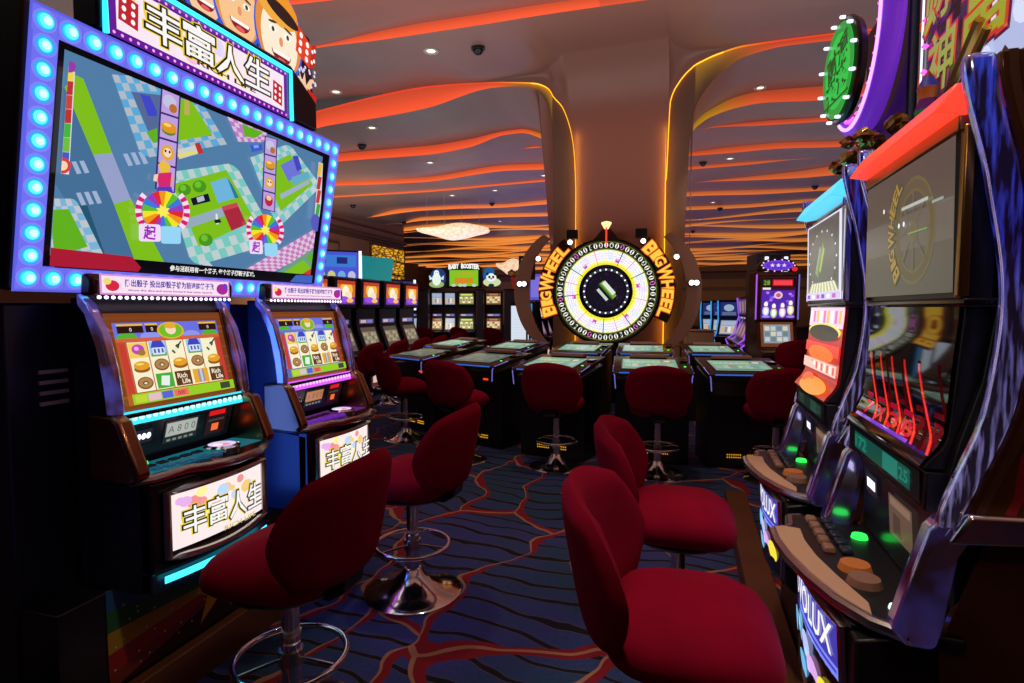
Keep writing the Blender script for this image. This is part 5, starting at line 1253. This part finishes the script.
def make_table(loc, rz, label, k=1.0, vent=True):
    t = thing('touch_table', label, 'gaming table', loc, rz, GTB)
    MB().prism([(-.20, 0), (-.20, .66), (-.30, .80), (.30, .88), (.30, 0)], -.335, .335).build('cabinet', 'black', t, bevel=.006)
    # slanted top, front edge at y=-.36
    MB().prism([(-.36, .835), (-.36, .868), (-.33, .885), (.32, .962), (.34, .93), (-.30, .83)], -.355, .355).build('table_top', 'table_top', t, bevel=.006)
    fr = planar((-.02, -.27, .8935), (1, 0, 0), (0, .65, .077))
    d = Decal(lambda x, y, l: fr(x, y, l+.003), .0006); felt(d, .50, .42, k); d.build('touch_screen', 'screen', t, smooth=0)
    MB().lathe([(.011, 0), (.011, .006), (.0, .008)], 12, (.295, -.16, .907)).build('service_button', 'btn_green', t)
    MB().box((.30, .10, .94), (.07, .16, .015)).build('keypad', 'black_gloss', t, bevel=.003)
    MB().box((-.02, .25, .972), (.36, .10, .03)).build('card_rack', 'paper', t, bevel=.003)
    MB().box((0, -.362, .866), (.60, .006, .011)).build('front_light', 'strip_blue', t)
    for sg in (-1, 1):
        MB().tube([(sg*.352, -.12, .907), (sg*.352, -.345, .872), (sg*.340, -.366, .84), (sg*.33, -.358, .72)], .005, 6).build('corner_light', 'strip_lilac', t)
    MB().box((-.1, -.235, .74), (.10, .02, .022)).build('ticket_slot', 'label_grey', t)
    MB().box((.16, -.24, .73), (.06, .02, .04)).build('bill_slot', 'red_led', t)
    for q in (-1, 1):
        m = MB()
        for i in range(7):
            for j in range(2): m.box((q*.09+(i-3)*.019, -.204, .10+.024*j), (.008, .008, .010))
        m.build('vent_lights', 'vent_amber', t)
    return t
tb = make_table((-1.17, 5.50, 0), -.20, 'touch table straight below the wheel, second from the column-side end of the front arc')
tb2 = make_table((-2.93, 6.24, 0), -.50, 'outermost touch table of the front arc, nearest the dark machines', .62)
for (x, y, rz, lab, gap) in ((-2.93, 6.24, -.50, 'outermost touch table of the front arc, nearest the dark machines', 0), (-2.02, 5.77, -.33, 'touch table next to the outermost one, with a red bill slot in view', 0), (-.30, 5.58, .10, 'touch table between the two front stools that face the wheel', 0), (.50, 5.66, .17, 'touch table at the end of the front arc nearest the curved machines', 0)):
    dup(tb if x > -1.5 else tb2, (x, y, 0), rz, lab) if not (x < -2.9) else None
tb['label'] = 'touch table in the front arc below the left half of the wheel'
for (x, y, rz, lab) in ((-3.35, 8.1, -.5, 'back-row touch table nearest the distant machines under the overhead sign'), (-2.28, 7.75, -.3, 'back-row touch table just left of the wheel'), (-1.32, 7.62, -.1, 'back-row touch table directly under the wheel'), (-.50, 7.70, .06, 'back-row touch table under the right edge of the wheel'), (.34, 7.85, .15, 'back-row touch table beside the column, before the small round table')):
    dup(tb, (x, y, 0), rz, lab)

# ------------------------------------------------------------------ the big money wheel
glow_attr('wheel_art', 1.12, base=(.02, .02, .02, 1), rough=.3)
WX, WY, WZ = -1.15, 8.67, 1.70
t = thing('money_wheel', 'large upright glowing money wheel lettered BIG WHEEL before the column', 'wheel', (WX, WY, 0), .13)
MB().box((0, .16, .45), (.7, .3, .9), taper=.8).box((0, .14, 1.1), (.3, .2, .6)).build('stand', 'black', t, bevel=.01)
WXf = Matrix.Translation((0, 0, WZ)) @ Matrix.Rotation(PI/2, 4, 'X')          # disc axis towards the viewer side
MB().lathe([(.0, -.06), (.80, -.06), (.81, -.02), (.80, .0), (.785, .0)], 64, X=WXf).build('back_disc', 'black_gloss', t)
def wf(o): return lambda x, y, l: (x, -.004-o-l, WZ+y)
d = Decal(wf(0), .0009); money_wheel(d, 0, 0, .735, hub=False, numbers=True); d.build('wheel_face', 'wheel_art', t, smooth=0)
hb = MB().lathe([(.40, .012), (.40, .04), (.37, .05), (.0, .05)], 48, X=WXf).build('hub', 'black_gloss', t)
d = Decal(wf(.05), .0009); d.ring(0, 0, .345, .305, S(56, 56, 72), 48); d.ring(0, 0, 0, .29, S(20, 16, 30), 40)
q = random.Random(4)
for i in range(40):
    a, r = q.uniform(0, 6.28), q.uniform(.1, .27); d.ell(r*math.cos(a), r*math.sin(a), .012, .008, S(q.uniform(30, 70), 30, q.uniform(60, 110)), 6, .02)
d.up(); cs, sn = math.cos(-.85), math.sin(-.85)
for dx, dy, u0, v0, col in ((-.05, -.05, .11, .022, S(200, 214, 196)), (.03, .02, .15, .042, S(126, 170, 60)), (.045, .05, .12, .03, S(226, 236, 220)), (.0, .0, .15, .012, S(60, 110, 30))): d.poly([(dx+u*u0*cs-v*v0*sn, dy+u*u0*sn+v*v0*cs) for u, v in ((-1, -1), (1, -1), (1, 1), (-1, 1))], col)
d.build('hub_emblem', 'screen', hb, smooth=0)
for i in range(24):
    a = i*PI/12
    if i == 0: o1 = MB().lathe([(.015, 0), (.012, .008), (.0, .010)], 10, X=WXf @ Matrix.Translation((.325, 0, .052))).build('led', 'edge_white', hb)
    else: o = o1.copy(); COL.objects.link(o); o.parent = hb; o.matrix_local = Matrix.Translation((0, 0, WZ)) @ Matrix.Rotation(a, 4, 'Y') @ Matrix.Translation((0, 0, -WZ))
mat('plate_brown', S(52, 28, 20), .35)
glow_attr('letters', 1.0)
for sg, a0, a1, tx0, tx1 in ((-1, math.radians(206), math.radians(128), 203, 132), (1, math.radians(52), math.radians(-28), 49, -25)):
    n = 24; aa = [a0+(a1-a0)*i/n for i in range(n+1)]
    pl = MB().prism([(.80*math.cos(a), WZ+.80*math.sin(a)) for a in aa]+[(1.02*math.cos(a), WZ+1.02*math.sin(a)) for a in reversed(aa)], -.03, .03, 'y').build('letter_panel', 'plate_brown', t, bevel=.01)
    d = Decal(lambda x, y, l: (x, -.0315-l, WZ+y), .0009); arc_text(d, 'BIG WHEEL', 0, 0, .905, math.radians(tx0), math.radians(tx1), .155, S(255, 206, 70), S(214, 70, 20)); d.build('lettering', 'letters', pl, smooth=0)
    # hoop behind the lettering
    hp = [math.radians(62-124*i/28) for i in range(29)]
    MB().prism([(sg*(.55+.86*math.cos(a)), WZ+1.0*math.sin(a)) for a in hp]+[(sg*(.55+.62*math.cos(a)), WZ+.92*math.sin(a)) for a in reversed(hp)], .06, .10, 'y').build('hoop', 'hoop_brown', t, bevel=.01) if 'hoop_brown' in MATS or mat('hoop_brown', S(170, 122, 98), .4) else 0
    MB().box((sg*.51, .0, WZ+.86), (.17, .16, .13)).build('speaker_box', 'black', t, bevel=.008)
    for (lx, lz) in ((.54, .74), (1.02, .50), (1.24, .12), (1.31, .12)):
        lm = MB().tube([(sg*lx, .08, WZ+lz), (sg*lx, -.06, WZ+lz)], .045, 14).build('spotlight', 'black', t)
        MB().lathe([(.0, .0), (.038, .0)], 16, X=Matrix.Translation((sg*lx, -.062, WZ+lz)) @ Matrix.Rotation(PI/2, 4, 'X'), cap=False).build('lens', 'spot_lens', lm) if 'spot_lens' in MATS or mat('spot_lens', (1, 1, 1, 1), .3, emit=(1, .97, .95, 1), es=3) else 0
MB().prism([(-.21, WZ+.76), (-.03, WZ+.97), (.03, WZ+.97), (.21, WZ+.76)], -.02, .06, 'y').build('pointer_mount', 'plate_brown', t, bevel=.01)
pt_ = MB().prism([(-.012, WZ+.74), (-.012, WZ+.95), (.012, WZ+.95), (.012, WZ+.74), (.0, WZ+.66)], -.075, -.05, 'y').build('pointer', 'bar_red', t)
MB().lathe([(.03, .0), (.075, .08), (.075, .10), (.0, .12)], 6, (0, -.03, WZ+.93)).build('pointer_lamp', 'amber_lamp', t) if mat('amber_lamp', S(255, 220, 150), .3, emit=S(255, 206, 140), es=1.6) else 0

# ------------------------------------------------------------------ machines farther off
def art_warm(d, W, H):
    d.rect(-W/2, 0, W/2, H, S(120, 50, 170)); d.rect(-W/2, H*.3, W/2, H, S(206, 110, 40)); d.ell(0, H*.62, W*.36, H*.34, S(250, 190, 60), 16); d.rect(-W/2, H*.84, W/2, H, S(190, 60, 30))
    d.ell(-.02, H*.5, W*.2, H*.3, S(255, 244, 220), 14); d.ell(.05, H*.36, W*.22, H*.2, S(250, 226, 190), 12); d.ell(-.07, H*.2, W*.3, H*.14, S(150, 80, 226), 12); d.ell(.1, H*.16, W*.2, H*.1, S(255, 190, 90), 12)
def art_dim(d, W, H):
    d.rect(-W/2, 0, W/2, H, S(84, 76, 66)); d.rect(-W*.46, H*.25, W*.46, H*.8, S(128, 120, 100))
    for i in range(5):
        for j in range(3): d.rect(-W*.44+W*.18*i, H*.27+H*.17*j, -W*.44+W*.18*i+W*.15, H*.27+H*.17*j+H*.14, [S(156, 146, 112), S(120, 110, 90), S(170, 160, 130)][(i+j) % 3], .03)
def art_green(d, W, H):
    d.rect(-W/2, 0, W/2, H, S(70, 84, 30)); d.rect(-W*.46, H*.1, W*.46, H*.7, S(196, 200, 140)); d.rect(-W*.4, H*.78, W*.4, H*.93, S(214, 226, 110))
    for i in range(5):
        for j in range(3): d.ell(-W*.37+W*.185*i, H*.2+H*.2*j, W*.075, H*.075, [S(200, 120, 60), S(90, 130, 60), S(240, 240, 210), S(160, 80, 50)][(i*2+j) % 4], 8, .03)
def art_gold(d, W, H):
    d.rect(-W/2, 0, W/2, H, S(110, 74, 40)); d.rect(-W*.46, H*.12, W*.46, H*.72, S(200, 170, 120)); d.rect(-W*.3, H*.8, W*.3, H*.94, S(190, 120, 90))
    for i in range(5):
        for j in range(3): d.rect(-W*.43+W*.18*i, H*.15+H*.19*j, -W*.43+W*.18*i+W*.14, H*.15+H*.19*j+H*.15, [S(226, 206, 150), S(150, 110, 70), S(236, 226, 190)][(i+j) % 3], .03)
def art_pale(d, W, H):
    d.rect(-W/2, 0, W/2, H, S(140, 150, 170)); d.rect(-W*.45, H*.08, W*.45, H*.6, S(190, 190, 190)); d.rect(-W*.45, H*.66, W*.45, H*.94, S(160, 176, 206))
    for i in range(4): d.rect(-W*.4+W*.2*i, H*.14, -W*.4+W*.2*i+W*.16, H*.52, [S(210, 170, 120), S(140, 130, 150), S(226, 226, 220)][i % 3], .03)
def art_blue(d, W, H):
    d.rect(-W/2, 0, W/2, H, S(30, 44, 110)); d.ell(0, H*.6, W*.3, H*.25, S(150, 170, 190), 14); d.rect(-W*.4, H*.06, W*.4, H*.3, S(90, 100, 140))
def art_purple(d, W, H):
    d.rect(-W/2, 0, W/2, H, S(70, 40, 90)); d.rect(-W*.4, H*.1, W*.4, H*.9, S(120, 90, 110)); d.rect(-W*.25, H*.2, W*.25, H*.8, S(150, 120, 130))
def art_red(d, W, H):
    d.rect(-W/2, 0, W/2, H, S(150, 30, 40)); d.rect(-W*.4, H*.2, W*.4, H*.8, S(236, 190, 190))
def make_upright(name, loc, rz, label, g, w, zt, up_art, lo_art, body='black', edge=None, hood=True, mid_art=None, topper=None):
    """generic upright: plinth, body, upper and slanted lower screens, deck, belly"""
    t = thing(name, label, 'slot machine', loc, rz, g)
    h = w/2; uz0 = zt-.47
    MB().prism([(-.16, .0), (-.16, .50), (-.26, .66), (-.26, .70), (-.10, .74), (.06, 1.16), (.06, uz0-.02), (-.03 if hood else .02, uz0), (-.05 if hood else .0, zt-.03), (.0, zt), (.34, zt), (.34, 0)], -h, h).build('cabinet', body, t, bevel=.01)
    f = planar((0, -.034 if hood else .017, uz0+.05), (1, 0, 0), (0, -.02 if hood else -.02, .42))
    d = Decal(lambda x, y, l: f(x, y, l+.004), .0008); up_art(d, w*.80, .36); d.build('upper_screen', 'screen', t, smooth=0)
    f2 = planar((0, -.09, .77), (1, 0, 0), (0, .155, .41))
    d = Decal(lambda x, y, l: f2(x, y, l+.004), .0008); lo_art(d, w*.76, .38); d.build('lower_screen', 'screen', t, smooth=0)
    d = Decal(planar((0, .055, 1.19), (1, 0, 0), (0, 0, 1)), .0008); d.rect(-w*.36, 0, w*.36, .075, S(90, 86, 120)); d.rect(-w*.30, .015, -w*.02, .06, S(206, 170, 190)); d.rect(.02, .015, w*.3, .06, S(120, 120, 200)); d.build('meter_display', 'screen', t, smooth=0)
    MB().box((0, -.19, .712), (w*.92, .14, .02)).build('button_deck', 'chrome_dull', t, bevel=.006)
    d = Decal(planar((0, -.163, .16), (1, 0, 0), (0, 0, 1)), .0008); d.rect(-w*.38, 0, w*.38, .28, S(90, 40, 50)); d.rect(-w*.3, .06, w*.3, .22, S(220, 190, 170)); d.build('belly_glass', 'screen', t, smooth=0)
    if edge:
        for sg in (-1, 1): MB().tube([(sg*(h+.005), -.02, zt-.02), (sg*(h+.005), .03, uz0), (sg*(h+.005), -.10, .80), (sg*(h+.005), -.27, .68), (sg*(h+.005), -.17, .45)], .018, 8).build('edge_light', edge, t)
    return t
mat('edge_cyan', S(60, 190, 255), .3, emit=S(44, 160, 235), es=.9); mat('edge_violet', S(190, 110, 255), .3, emit=S(170, 90, 250), es=.9)
G1 = 'dark hooded slot machines along the side aisle'
w5 = ['beside the board display', 'second from the board display', 'third from the board display', 'fourth from the board display', 'at the far end of its row']
p1 = make_upright('slot_machine', (-5.05, 6.95, 0), PI/2, 'black hooded slot machine with a gold lit top screen, '+w5[0], G1, .60, 1.93, art_warm, art_dim)
for i in range(1, 5): dup(p1, (-5.05, 6.95+.735*i, 0), PI/2, 'black hooded slot machine with gold lit top screen, '+w5[i])
# tall video cabinets back to back with that row
def make_video(loc, rz, label, zt, w, art, kind):
    t = thing('video_slot_machine', label, 'slot machine', loc, rz, 'tall video machines behind the dark row')
    MB().prism([(-.2, 0), (-.2, .7), (0, .8), (.05, 1.4), (.0, zt), (.25, zt), (.25, 0)], -w/2, w/2).build('cabinet', 'black', t, bevel=.01)
    f = planar((0, .04, 1.5), (1, 0, 0), (0, -.05, zt-1.45))
    d = Decal(lambda x, y, l: f(x, y, l+.01), .0008); art(d, w*.96, zt-1.53); d.build('video_screen', 'screen', t, smooth=0)
    MB().box((w/2+.03, .06, (1.4+zt)/2), (.05, .1, zt-1.4)).build('edge_light', 'edge_white', t)
    pts = [(w/2+.06, zt-1.5+1.42), (w/2+.06+.62, zt-.12), (w/2+.06+.48, 1.45), (w/2+.06, 1.42)]
    if kind: MB().prism(pts, .02, .09, 'y').build('side_fin', 'teal_panel', t, bevel=.01)
    return t
mat('teal_panel', S(20, 150, 150), .3, emit=S(10, 136, 140), es=.8, noise=(3, S(6, 70, 80)))
def art_video(d, W, H):
    d.rect(-W/2, 0, W/2, H, S(70, 84, 210)); d.rect(-W*.46, H*.72, W*.46, H*.94, S(60, 120, 210)); d.rect(-W/2, 0, W/2, H*.13, S(20, 24, 60))
    for i in range(5):
        for j in range(2): d.ell(-W*.38+W*.19*i, H*.3+H*.26*j, W*.075, H*.09, [S(150, 190, 120), S(190, 190, 226), S(110, 170, 226), S(206, 200, 120)][(i*3+j) % 4], 10, .05)
    for i in range(6): d.rect(-W*.45+W*.155*i, H*.02, -W*.45+W*.155*i+W*.12, H*.11, S(150, 150, 190), .02)
    for i in range(2): d.rect(-W*.3+W*.4*i, H*.78, -W*.1+W*.4*i, H*.9, S(30, 40, 110), .1)
make_video((-6.25, 9.13, 0), .75, 'tall machine with blue video board and teal fin rising over the dark row', 2.52, 1.0, art_video, True)
make_video((-6.3, 11.7, 0), .75, 'shorter machine with a green-topped video board just past the teal glass fin', 2.1, .8, art_blue, False)
# row facing us far off, with dark dividers between
def cam_pt(u, zc): p = atd(u, 308, zc); return (p.x, p.y, 0)
G2 = 'far slot machines under the overhead sign'
for i, (u, a1_, a2_, lab) in enumerate(((409.5, art_pale, art_pale, 'far pale-screened machine at the near end of the row below the overhead sign'), (437, art_pale, art_gold, 'far machine with pale upper and tan lower screen below the penguin picture'), (450, art_pale, art_pale, 'far machine with two pale screens beside the bright green one'), (466.5, art_green, art_green, 'far machine with glowing green screens below the middle of the overhead sign'), (493.5, art_gold, art_gold, 'far machine with golden reel screens nearest the bright white panel'))):
    make_upright('slot_machine', cam_pt(u, 18), YAW, lab, G2, .39 if i in (1, 2) else .58, 1.98, a1_, a2_, 'black', None, False)
for i, (u, w_, lab) in enumerate(((424.5, .30, 'slim dark divider post at the near end of the far machine row'), (480.5, .20, 'slim dark divider between the green and golden far machines'), (509, .30, 'slim dark divider post beside the bright white panel'))):
    t = thing('divider_post', lab, 'divider', cam_pt(u, 17.8), YAW, 'dividers in the far machine row')
    MB().box((0, 0, 1.0), (w_, .5, 2.0)).build('post', 'divider_grey', t, bevel=.02) if 'divider_grey' in MATS or mat('divider_grey', S(70, 68, 84), .4) else 0
    MB().box((0, 0, 2.02), (w_+.04, .54, .04)).build('cap', 'black', t, bevel=.01)
# hanging sign board above that row
p = cam_pt(464, 17.5)
t = thing('overhead_sign', 'dark blue overhead sign with a green jackpot screen between penguin and panda pictures', 'sign', (p[0], p[1], 2.07), YAW); t.scale = (1.05, 1, 1.06)
MB().box((0, .06, .28), (1.06, .12, .50)).build('screen_case', 'navy', t, bevel=.01)
d = Decal(planar((0, -.004, .05), (1, 0, 0), (0, 0, 1)), .001); d.rect(-.42, 0, .42, .46, S(120, 190, 30)); d.rect(-.40, .02, .40, .44, S(130, 196, 36))
d.text('8888', .0, .16, .15, S(226, 120, 30), .52, off=.04); d.text('JACKPOT', .05, .35, .08, S(216, 150, 40), .46, off=.03)
for x_ in (-.3, -.1, .02, .3): d.ell(x_, .02, .07, .04, S(200, 206, 190), 10, .2)
d.build('jackpot_screen', 'screen', t, smooth=0)
MB().prism([(-.62, .52), (-.5, .60), (-.25, .68), (0, .72), (.25, .68), (.5, .60), (.62, .52)], -.02, .1, 'y').build('header', 'navy', t, bevel=.01)
d = Decal(planar((0, -.024, .52), (1, 0, 0), (0, 0, 1)), .001)
for i, ch in enumerate('BABY BOOSTER'):
    if ch != ' ': x_ = (i-5.5)*.074; d.text(ch, x_, .075+.03*(1-(x_/.45)**2), .125, Wt, .068, off=.06, up=0)
d.build('header_lettering', 'screen', t, smooth=0)
def pict(sg, fn, nm):
    d = Decal(planar((sg*.80, .02, .0), (1, 0, 0), (0, 0, 1)), .0015); fn(d); d.build(nm, 'screen', t, smooth=0)
def pict_bird(d):
    d.ell(.05, .30, .24, .26, S(24, 60, 120), 20); d.ell(0, .10, .22, .10, S(150, 180, 110), 16); d.ell(.0, .24, .13, .18, S(230, 246, 232), 18); d.ell(.0, .42, .08, .09, S(240, 250, 240), 14)
    for sg in (-1, 1): d.poly([(sg*.10, .26), (sg*.22, .36), (sg*.20, .22)], S(220, 230, 236)); d.ell(sg*.03, .44, .012, .015, K_, 8, .2)
def pict_bear(d):
    d.ell(-.06, .36, .18, .24, S(20, 90, 150), 18); d.ell(.02, .16, .26, .13, S(206, 220, 170), 18); d.ell(.0, .30, .15, .12, S(236, 240, 240), 18)
    for sg in (-1, 1): d.ell(sg*.11, .40, .04, .04, S(14, 16, 24), 10); d.ell(sg*.055, .31, .035, .04, S(20, 24, 40), 10)
    d.ell(0, .26, .03, .02, S(20, 20, 30), 8); d.ell(.0, .06, .09, .06, S(30, 40, 40), 12)
pict(-1, pict_bird, 'penguin_picture'); pict(1, pict_bear, 'panda_picture')
MB().box((0, .08, .01), (2.1, .06, .04)).build('mounting_rail', 'wall_dark', t)
# bright white panel and what stands beside it
t = thing('light_panel', 'tall bright white lit panel standing beside the wheel lettering', 'lit panel', cam_pt(521, 13.2), YAW-.12)
MB().box((0, .06, .80), (.50, .12, 1.6)).build('panel_case', 'divider_grey', t, bevel=.01)
d = Decal(planar((-.02, -.003, .2), (1, 0, 0), (0, 0, 1)), .001); d.rect(-.21, 0, .20, 1.30, S(214, 226, 240))
for i in range(14): d.rect(-.16, .2+.06*i, .12, .206+.06*i, S(190, 196, 206), .02)
d.build('lit_face', 'screen', t, smooth=0)
MB().box((.245, -.01, .8), (.03, .02, 1.5)).build('edge_light', 'edge_cyan', t)
G3 = 'small slanted machines behind the wheel lettering'
for i, u in enumerate((534, 540.5, 547)):
    make_upright('slot_machine', (-3.52, 14.25+.66*i, 0), PI/2, 'small far slot machine behind the wheel lettering, '+('next to the white panel', 'middle of its row of three', 'nearest the column')[i], G3, .5, 1.6, art_gold, art_purple, 'black', None, False)
p = cam_pt(518, 20)
t = thing('flower_urn', 'tapered red urn of golden flowers on a tall brown stand beyond the white panel', 'urn', (p[0], p[1], 0))
MB().box((0, 0, 1.0), (.5, .5, 2.0)).build('stand', 'wall_dark', t, bevel=.02)
MB().lathe([(.16, 2.0), (.17, 2.05), (.26, 2.5), (.27, 2.52), (.0, 2.5)], 20).build('urn_body', 'urn_red', t) if mat('urn_red', S(200, 60, 50), .4, emit=S(150, 40, 36), es=.35) else 0
fl = MB(); q = random.Random(9)
for i in range(16): gold_rock(fl, (q.uniform(-.24, .24), q.uniform(-.2, .2), q.uniform(2.55, 2.78)), q.uniform(.05, .1), i)
fl.build('golden_flowers', 'gold', t, smooth=0)
p = atd(527, 268, 11.6)
t = thing('letter_sign', 'small glowing letter P on a tall stand beside the wheel', 'sign', p, YAW)
d = Decal(planar((0, -.012, 0), (1, 0, 0), (0, 0, 1))); d.text('P', 0, 0, .36, S(250, 226, 176), off=.0); d.build('letter', 'screen', t, smooth=0)
MB().box((0, .01, 0), (.34, .03, .48)).build('sign_board', 'wall_dark', t, bevel=.01); MB().tube([(0, .02, -.2), (0, .02, -p.z)], .02, 8).lathe([(.2, -p.z), (.2, -p.z+.02), (.0, -p.z+.03)], 16).build('floor_stand', 'black', t)
p = atd(536, 287, 12.2)
t = thing('violet_screen', 'small violet screen turned edge-on behind the wheel lettering', 'screen', p, YAW-.5)
MB().box((0, .03, 0), (.36, .06, .62)).build('screen_case', 'black', t, bevel=.01)
d = Decal(planar((0, -.002, -.28), (1, 0, 0), (0, 0, 1))); d.rect(-.16, 0, .16, .56, S(90, 80, 190)); d.rect(-.12, .06, .12, .5, S(120, 112, 214)); d.build('screen_face', 'screen', t, smooth=0)
MB().tube([(0, .04, -.3), (0, .04, -p.z)], .025, 8).lathe([(.22, -p.z), (.22, -p.z+.02), (.0, -p.z+.03)], 16).build('floor_stand', 'black', t)

# far side, right of the column
G4 = 'far slot machines edged in cyan light'
for i, (u, zc, lab) in enumerate(((711, 16.5, 'far cyan-edged machine facing us beyond the column'), (722, 15.6, 'second far cyan-edged machine, turned aside'), (729, 14.8, 'third far cyan-edged machine, beside the violet row'))):
    make_upright('slot_machine', cam_pt(u, zc), YAW-(.15, .5, .7)[i], lab, G4, .56, 1.66, art_blue, art_pale, 'navy', 'edge_cyan', False)
G5 = 'violet-lit slot machines in a receding row'
for i in range(5):
    make_upright('slot_machine', (1.28, 14.75-.66*i, 0), -PI/2+.12, 'violet-edged slot machine in the receding row, '+('farthest back', 'second from the back', 'middle of five', 'second from the bowling-pin machine', 'next to the bowling-pin machine')[i], G5, .56, 1.72, art_purple, art_purple, 'black', 'edge_violet' if i in (0, 4) else None, False)
# bowling-pin machine
p = cam_pt(777, 9.4)
t = thing('slot_machine', 'violet-lit slot machine picturing four bowling pins under a red number display', 'slot machine', p, YAW)
MB().prism([(-.16, 0), (-.16, .55), (-.26, .68), (-.26, .72), (-.06, .78), (.02, 1.22), (.0, 1.25), (-.02, 2.0), (.02, 2.05), (.34, 2.05), (.34, 0)], -.34, .34).build('cabinet', 'lacquer', t, bevel=.012)
d = Decal(planar((0, -.016, 1.26), (1, 0, 0), (0, -.02, .75)), .001); d.rect(-.29, 0, .29, .70, S(60, 16, 40)); d.rect(-.27, .02, .27, .48, S(84, 40, 170)); d.rect(-.28, .53, .28, .68, S(20, 8, 10)); d.rect(-.10, .55, .24, .66, S(190, 16, 30)); d.text('888888', .07, .605, .075, S(255, 80, 90), .30, off=.03); d.rect(-.26, .55, -.13, .66, S(40, 60, 20)); d.text('28', -.195, .605, .07, S(150, 190, 60), .1)
d.rect(-.26, .49, -.13, .525, S(236, 226, 220))
for i in range(14): d.ell(random.uniform(-.24, .24), random.uniform(.26, .46), .03, .02, [S(140, 90, 240), S(200, 120, 240), S(90, 70, 220)][i % 3], 8, .05)
d.ell(0, .40, .07, .06, S(236, 200, 210), 14); d.ell(0, .40, .04, .035, S(200, 90, 130), 12)
for i, (x_, y_, c) in enumerate(((-.20, .17, S(190, 200, 250)), (-.07, .14, S(180, 206, 140)), (.07, .15, S(226, 190, 226)), (.20, .19, S(226, 214, 120)))):
    d.ell(x_, y_-.03, .055, .085, c, 16); d.ell(x_, y_+.08, .032, .045, S(250, 246, 236), 12); d.rect(x_-.03, y_+.035, x_+.03, y_+.05, S(190, 60, 120)); d.ell(x_, y_-.03, .035, .06, S(250, 250, 244), 12)
d.ell(-.2, .05, .07, .02, S(150, 140, 255), 10); d.ell(.2, .05, .07, .02, S(150, 140, 255), 10)
d.build('pin_picture', 'screen', t, smooth=0)
f2 = planar((0, -.05, .82), (1, 0, 0), (0, .07, .40)); d = Decal(lambda x, y, l: f2(x, y, l+.006), .0008); d.rect(-.27, -.01, .27, .40, S(110, 60, 36)); art_pale_ = lambda: None
d.rect(-.22, .05, .22, .36, S(140, 150, 160))
for i in range(4):
    for j in range(3): d.rect(-.2+.1*i, .08+.09*j, -.12+.1*i, .15+.09*j, [S(190, 200, 206), S(110, 130, 140), S(210, 206, 180)][(i+j) % 3], .05)
d.build('lower_screen', 'screen', t, smooth=0)
tp = MB().prism([(.33*math.cos(a), 2.10+.17*math.sin(a)) for a in [i*PI/16 for i in range(17)]]+[(-.33, 2.06), (.33, 2.06)], .0, .14, 'y').build('topper', 'dark_maroon', t, bevel=.01)
d = Decal(planar((0, -.004, 2.04), (1, 0, 0), (0, 0, 1)), .001); d.ell(0, .11, .25, .085, S(120, 60, 220), 24); d.ell(0, .11, .21, .06, S(90, 50, 200), 24); d.text('★★★', 0, .115, .07, S(240, 214, 255), .28)
for i in range(14): a = i*2*PI/14; d.ell(.27*math.cos(a), .11+.095*math.sin(a), .014, .012, S(250, 236, 255), 8, .05)
d.ell(.27, .05, .05, .04, S(226, 40, 50), 12); d.build('topper_sign', 'screen', tp, smooth=0)
MB().box((0, -.20, .735), (.62, .14, .02)).build('button_deck', 'chrome_dull', t, bevel=.006)
d = Decal(planar((0, -.165, .62), (1, 0, 0), (0, 0, 1))); d.rect(-.22, -.3, .22, -.02, S(60, 20, 60)); d.build('belly_glass', 'screen', t, smooth=0)
for sg in (-1, 1): MB().tube([(sg*.35, -.01, 2.0), (sg*.35, .0, 1.26)], .012, 8).build('edge_light', 'edge_violet' if sg < 0 else 'strip_lilac', t)
p = cam_pt(767, 10.25)
t = thing('display_tower', 'tall grey display tower with white light strips behind the bowling-pin machine', 'display tower', p, YAW)
MB().box((0, 0, 1.2), (.62, .4, 2.4)).build('tower_body', 'divider_grey', t, bevel=.02)
for x_ in (-.12, .22): MB().box((x_, -.21, 2.02), (.06, .02, .66)).build('light_strip', 'edge_white', t)
# small cloth-covered table beyond the back tables
p = cam_pt(695.5, 11.5)
t = thing('side_table', 'small table with a pale beige top beyond the back-row touch tables', 'table', p, YAW)
MB().box((0, 0, .86), (.62, .5, .25)).box((0, 0, 1.0), (.68, .56, .03)).build('table_top', 'beige_top', t, bevel=.02) if mat('beige_top', S(206, 160, 120), .6) else 0  # top in one even beige
for sx in (-1, 1):
    for sy in (-1, 1): MB().box((sx*.26, sy*.2, .37), (.06, .06, .74)).build('leg', 'black', t)
# lights for the middle and far hall
spot((-6.6, 12.5, 4.4), (-5.4, 16, 1), 80, 60); spot((.6, 8.4, 4.4), (.5, 10.6, .8), 80, 60); spot((-4.2, 6.0, 4.4), (-4.5, 8.4, .7), 80, 60)
area((-10.6, 14.5, 1.0), (-12, 15.2, 3.4), 170, .5, 7, (1, .74, .5))  # added unseen lamp that washes the left wall
area((-4, 46.5, 2.5), (-4, 50, 2.2), 120, 30, 1.2, (1, .62, .42)); area((-14, 44.5, 2.2), (-14, 50, 2.2), 60, 10, 1.2, (.5, .3, .9))
area((-18.5, 36, 1.6), (-20.4, 36, 2.4), 80, 1.0, 16, (1, .7, .44))
spot((.2, .9, 3.6), (-1.82, 1.7, .3), 60, 14, (1, .85, .7), .1)  # added unseen spot that brightens the rainbow panel
for u_ in (576, 664.4):
    q_ = ony(u_, 230, 9.2); area((q_.x, 9.10, 2.3), (q_.x, 9.2, 2.3), 2.2, .03, 3.9, (1, .62, .06))  # added unseen strip lamps that throw yellow glow along the column edges
#@@END
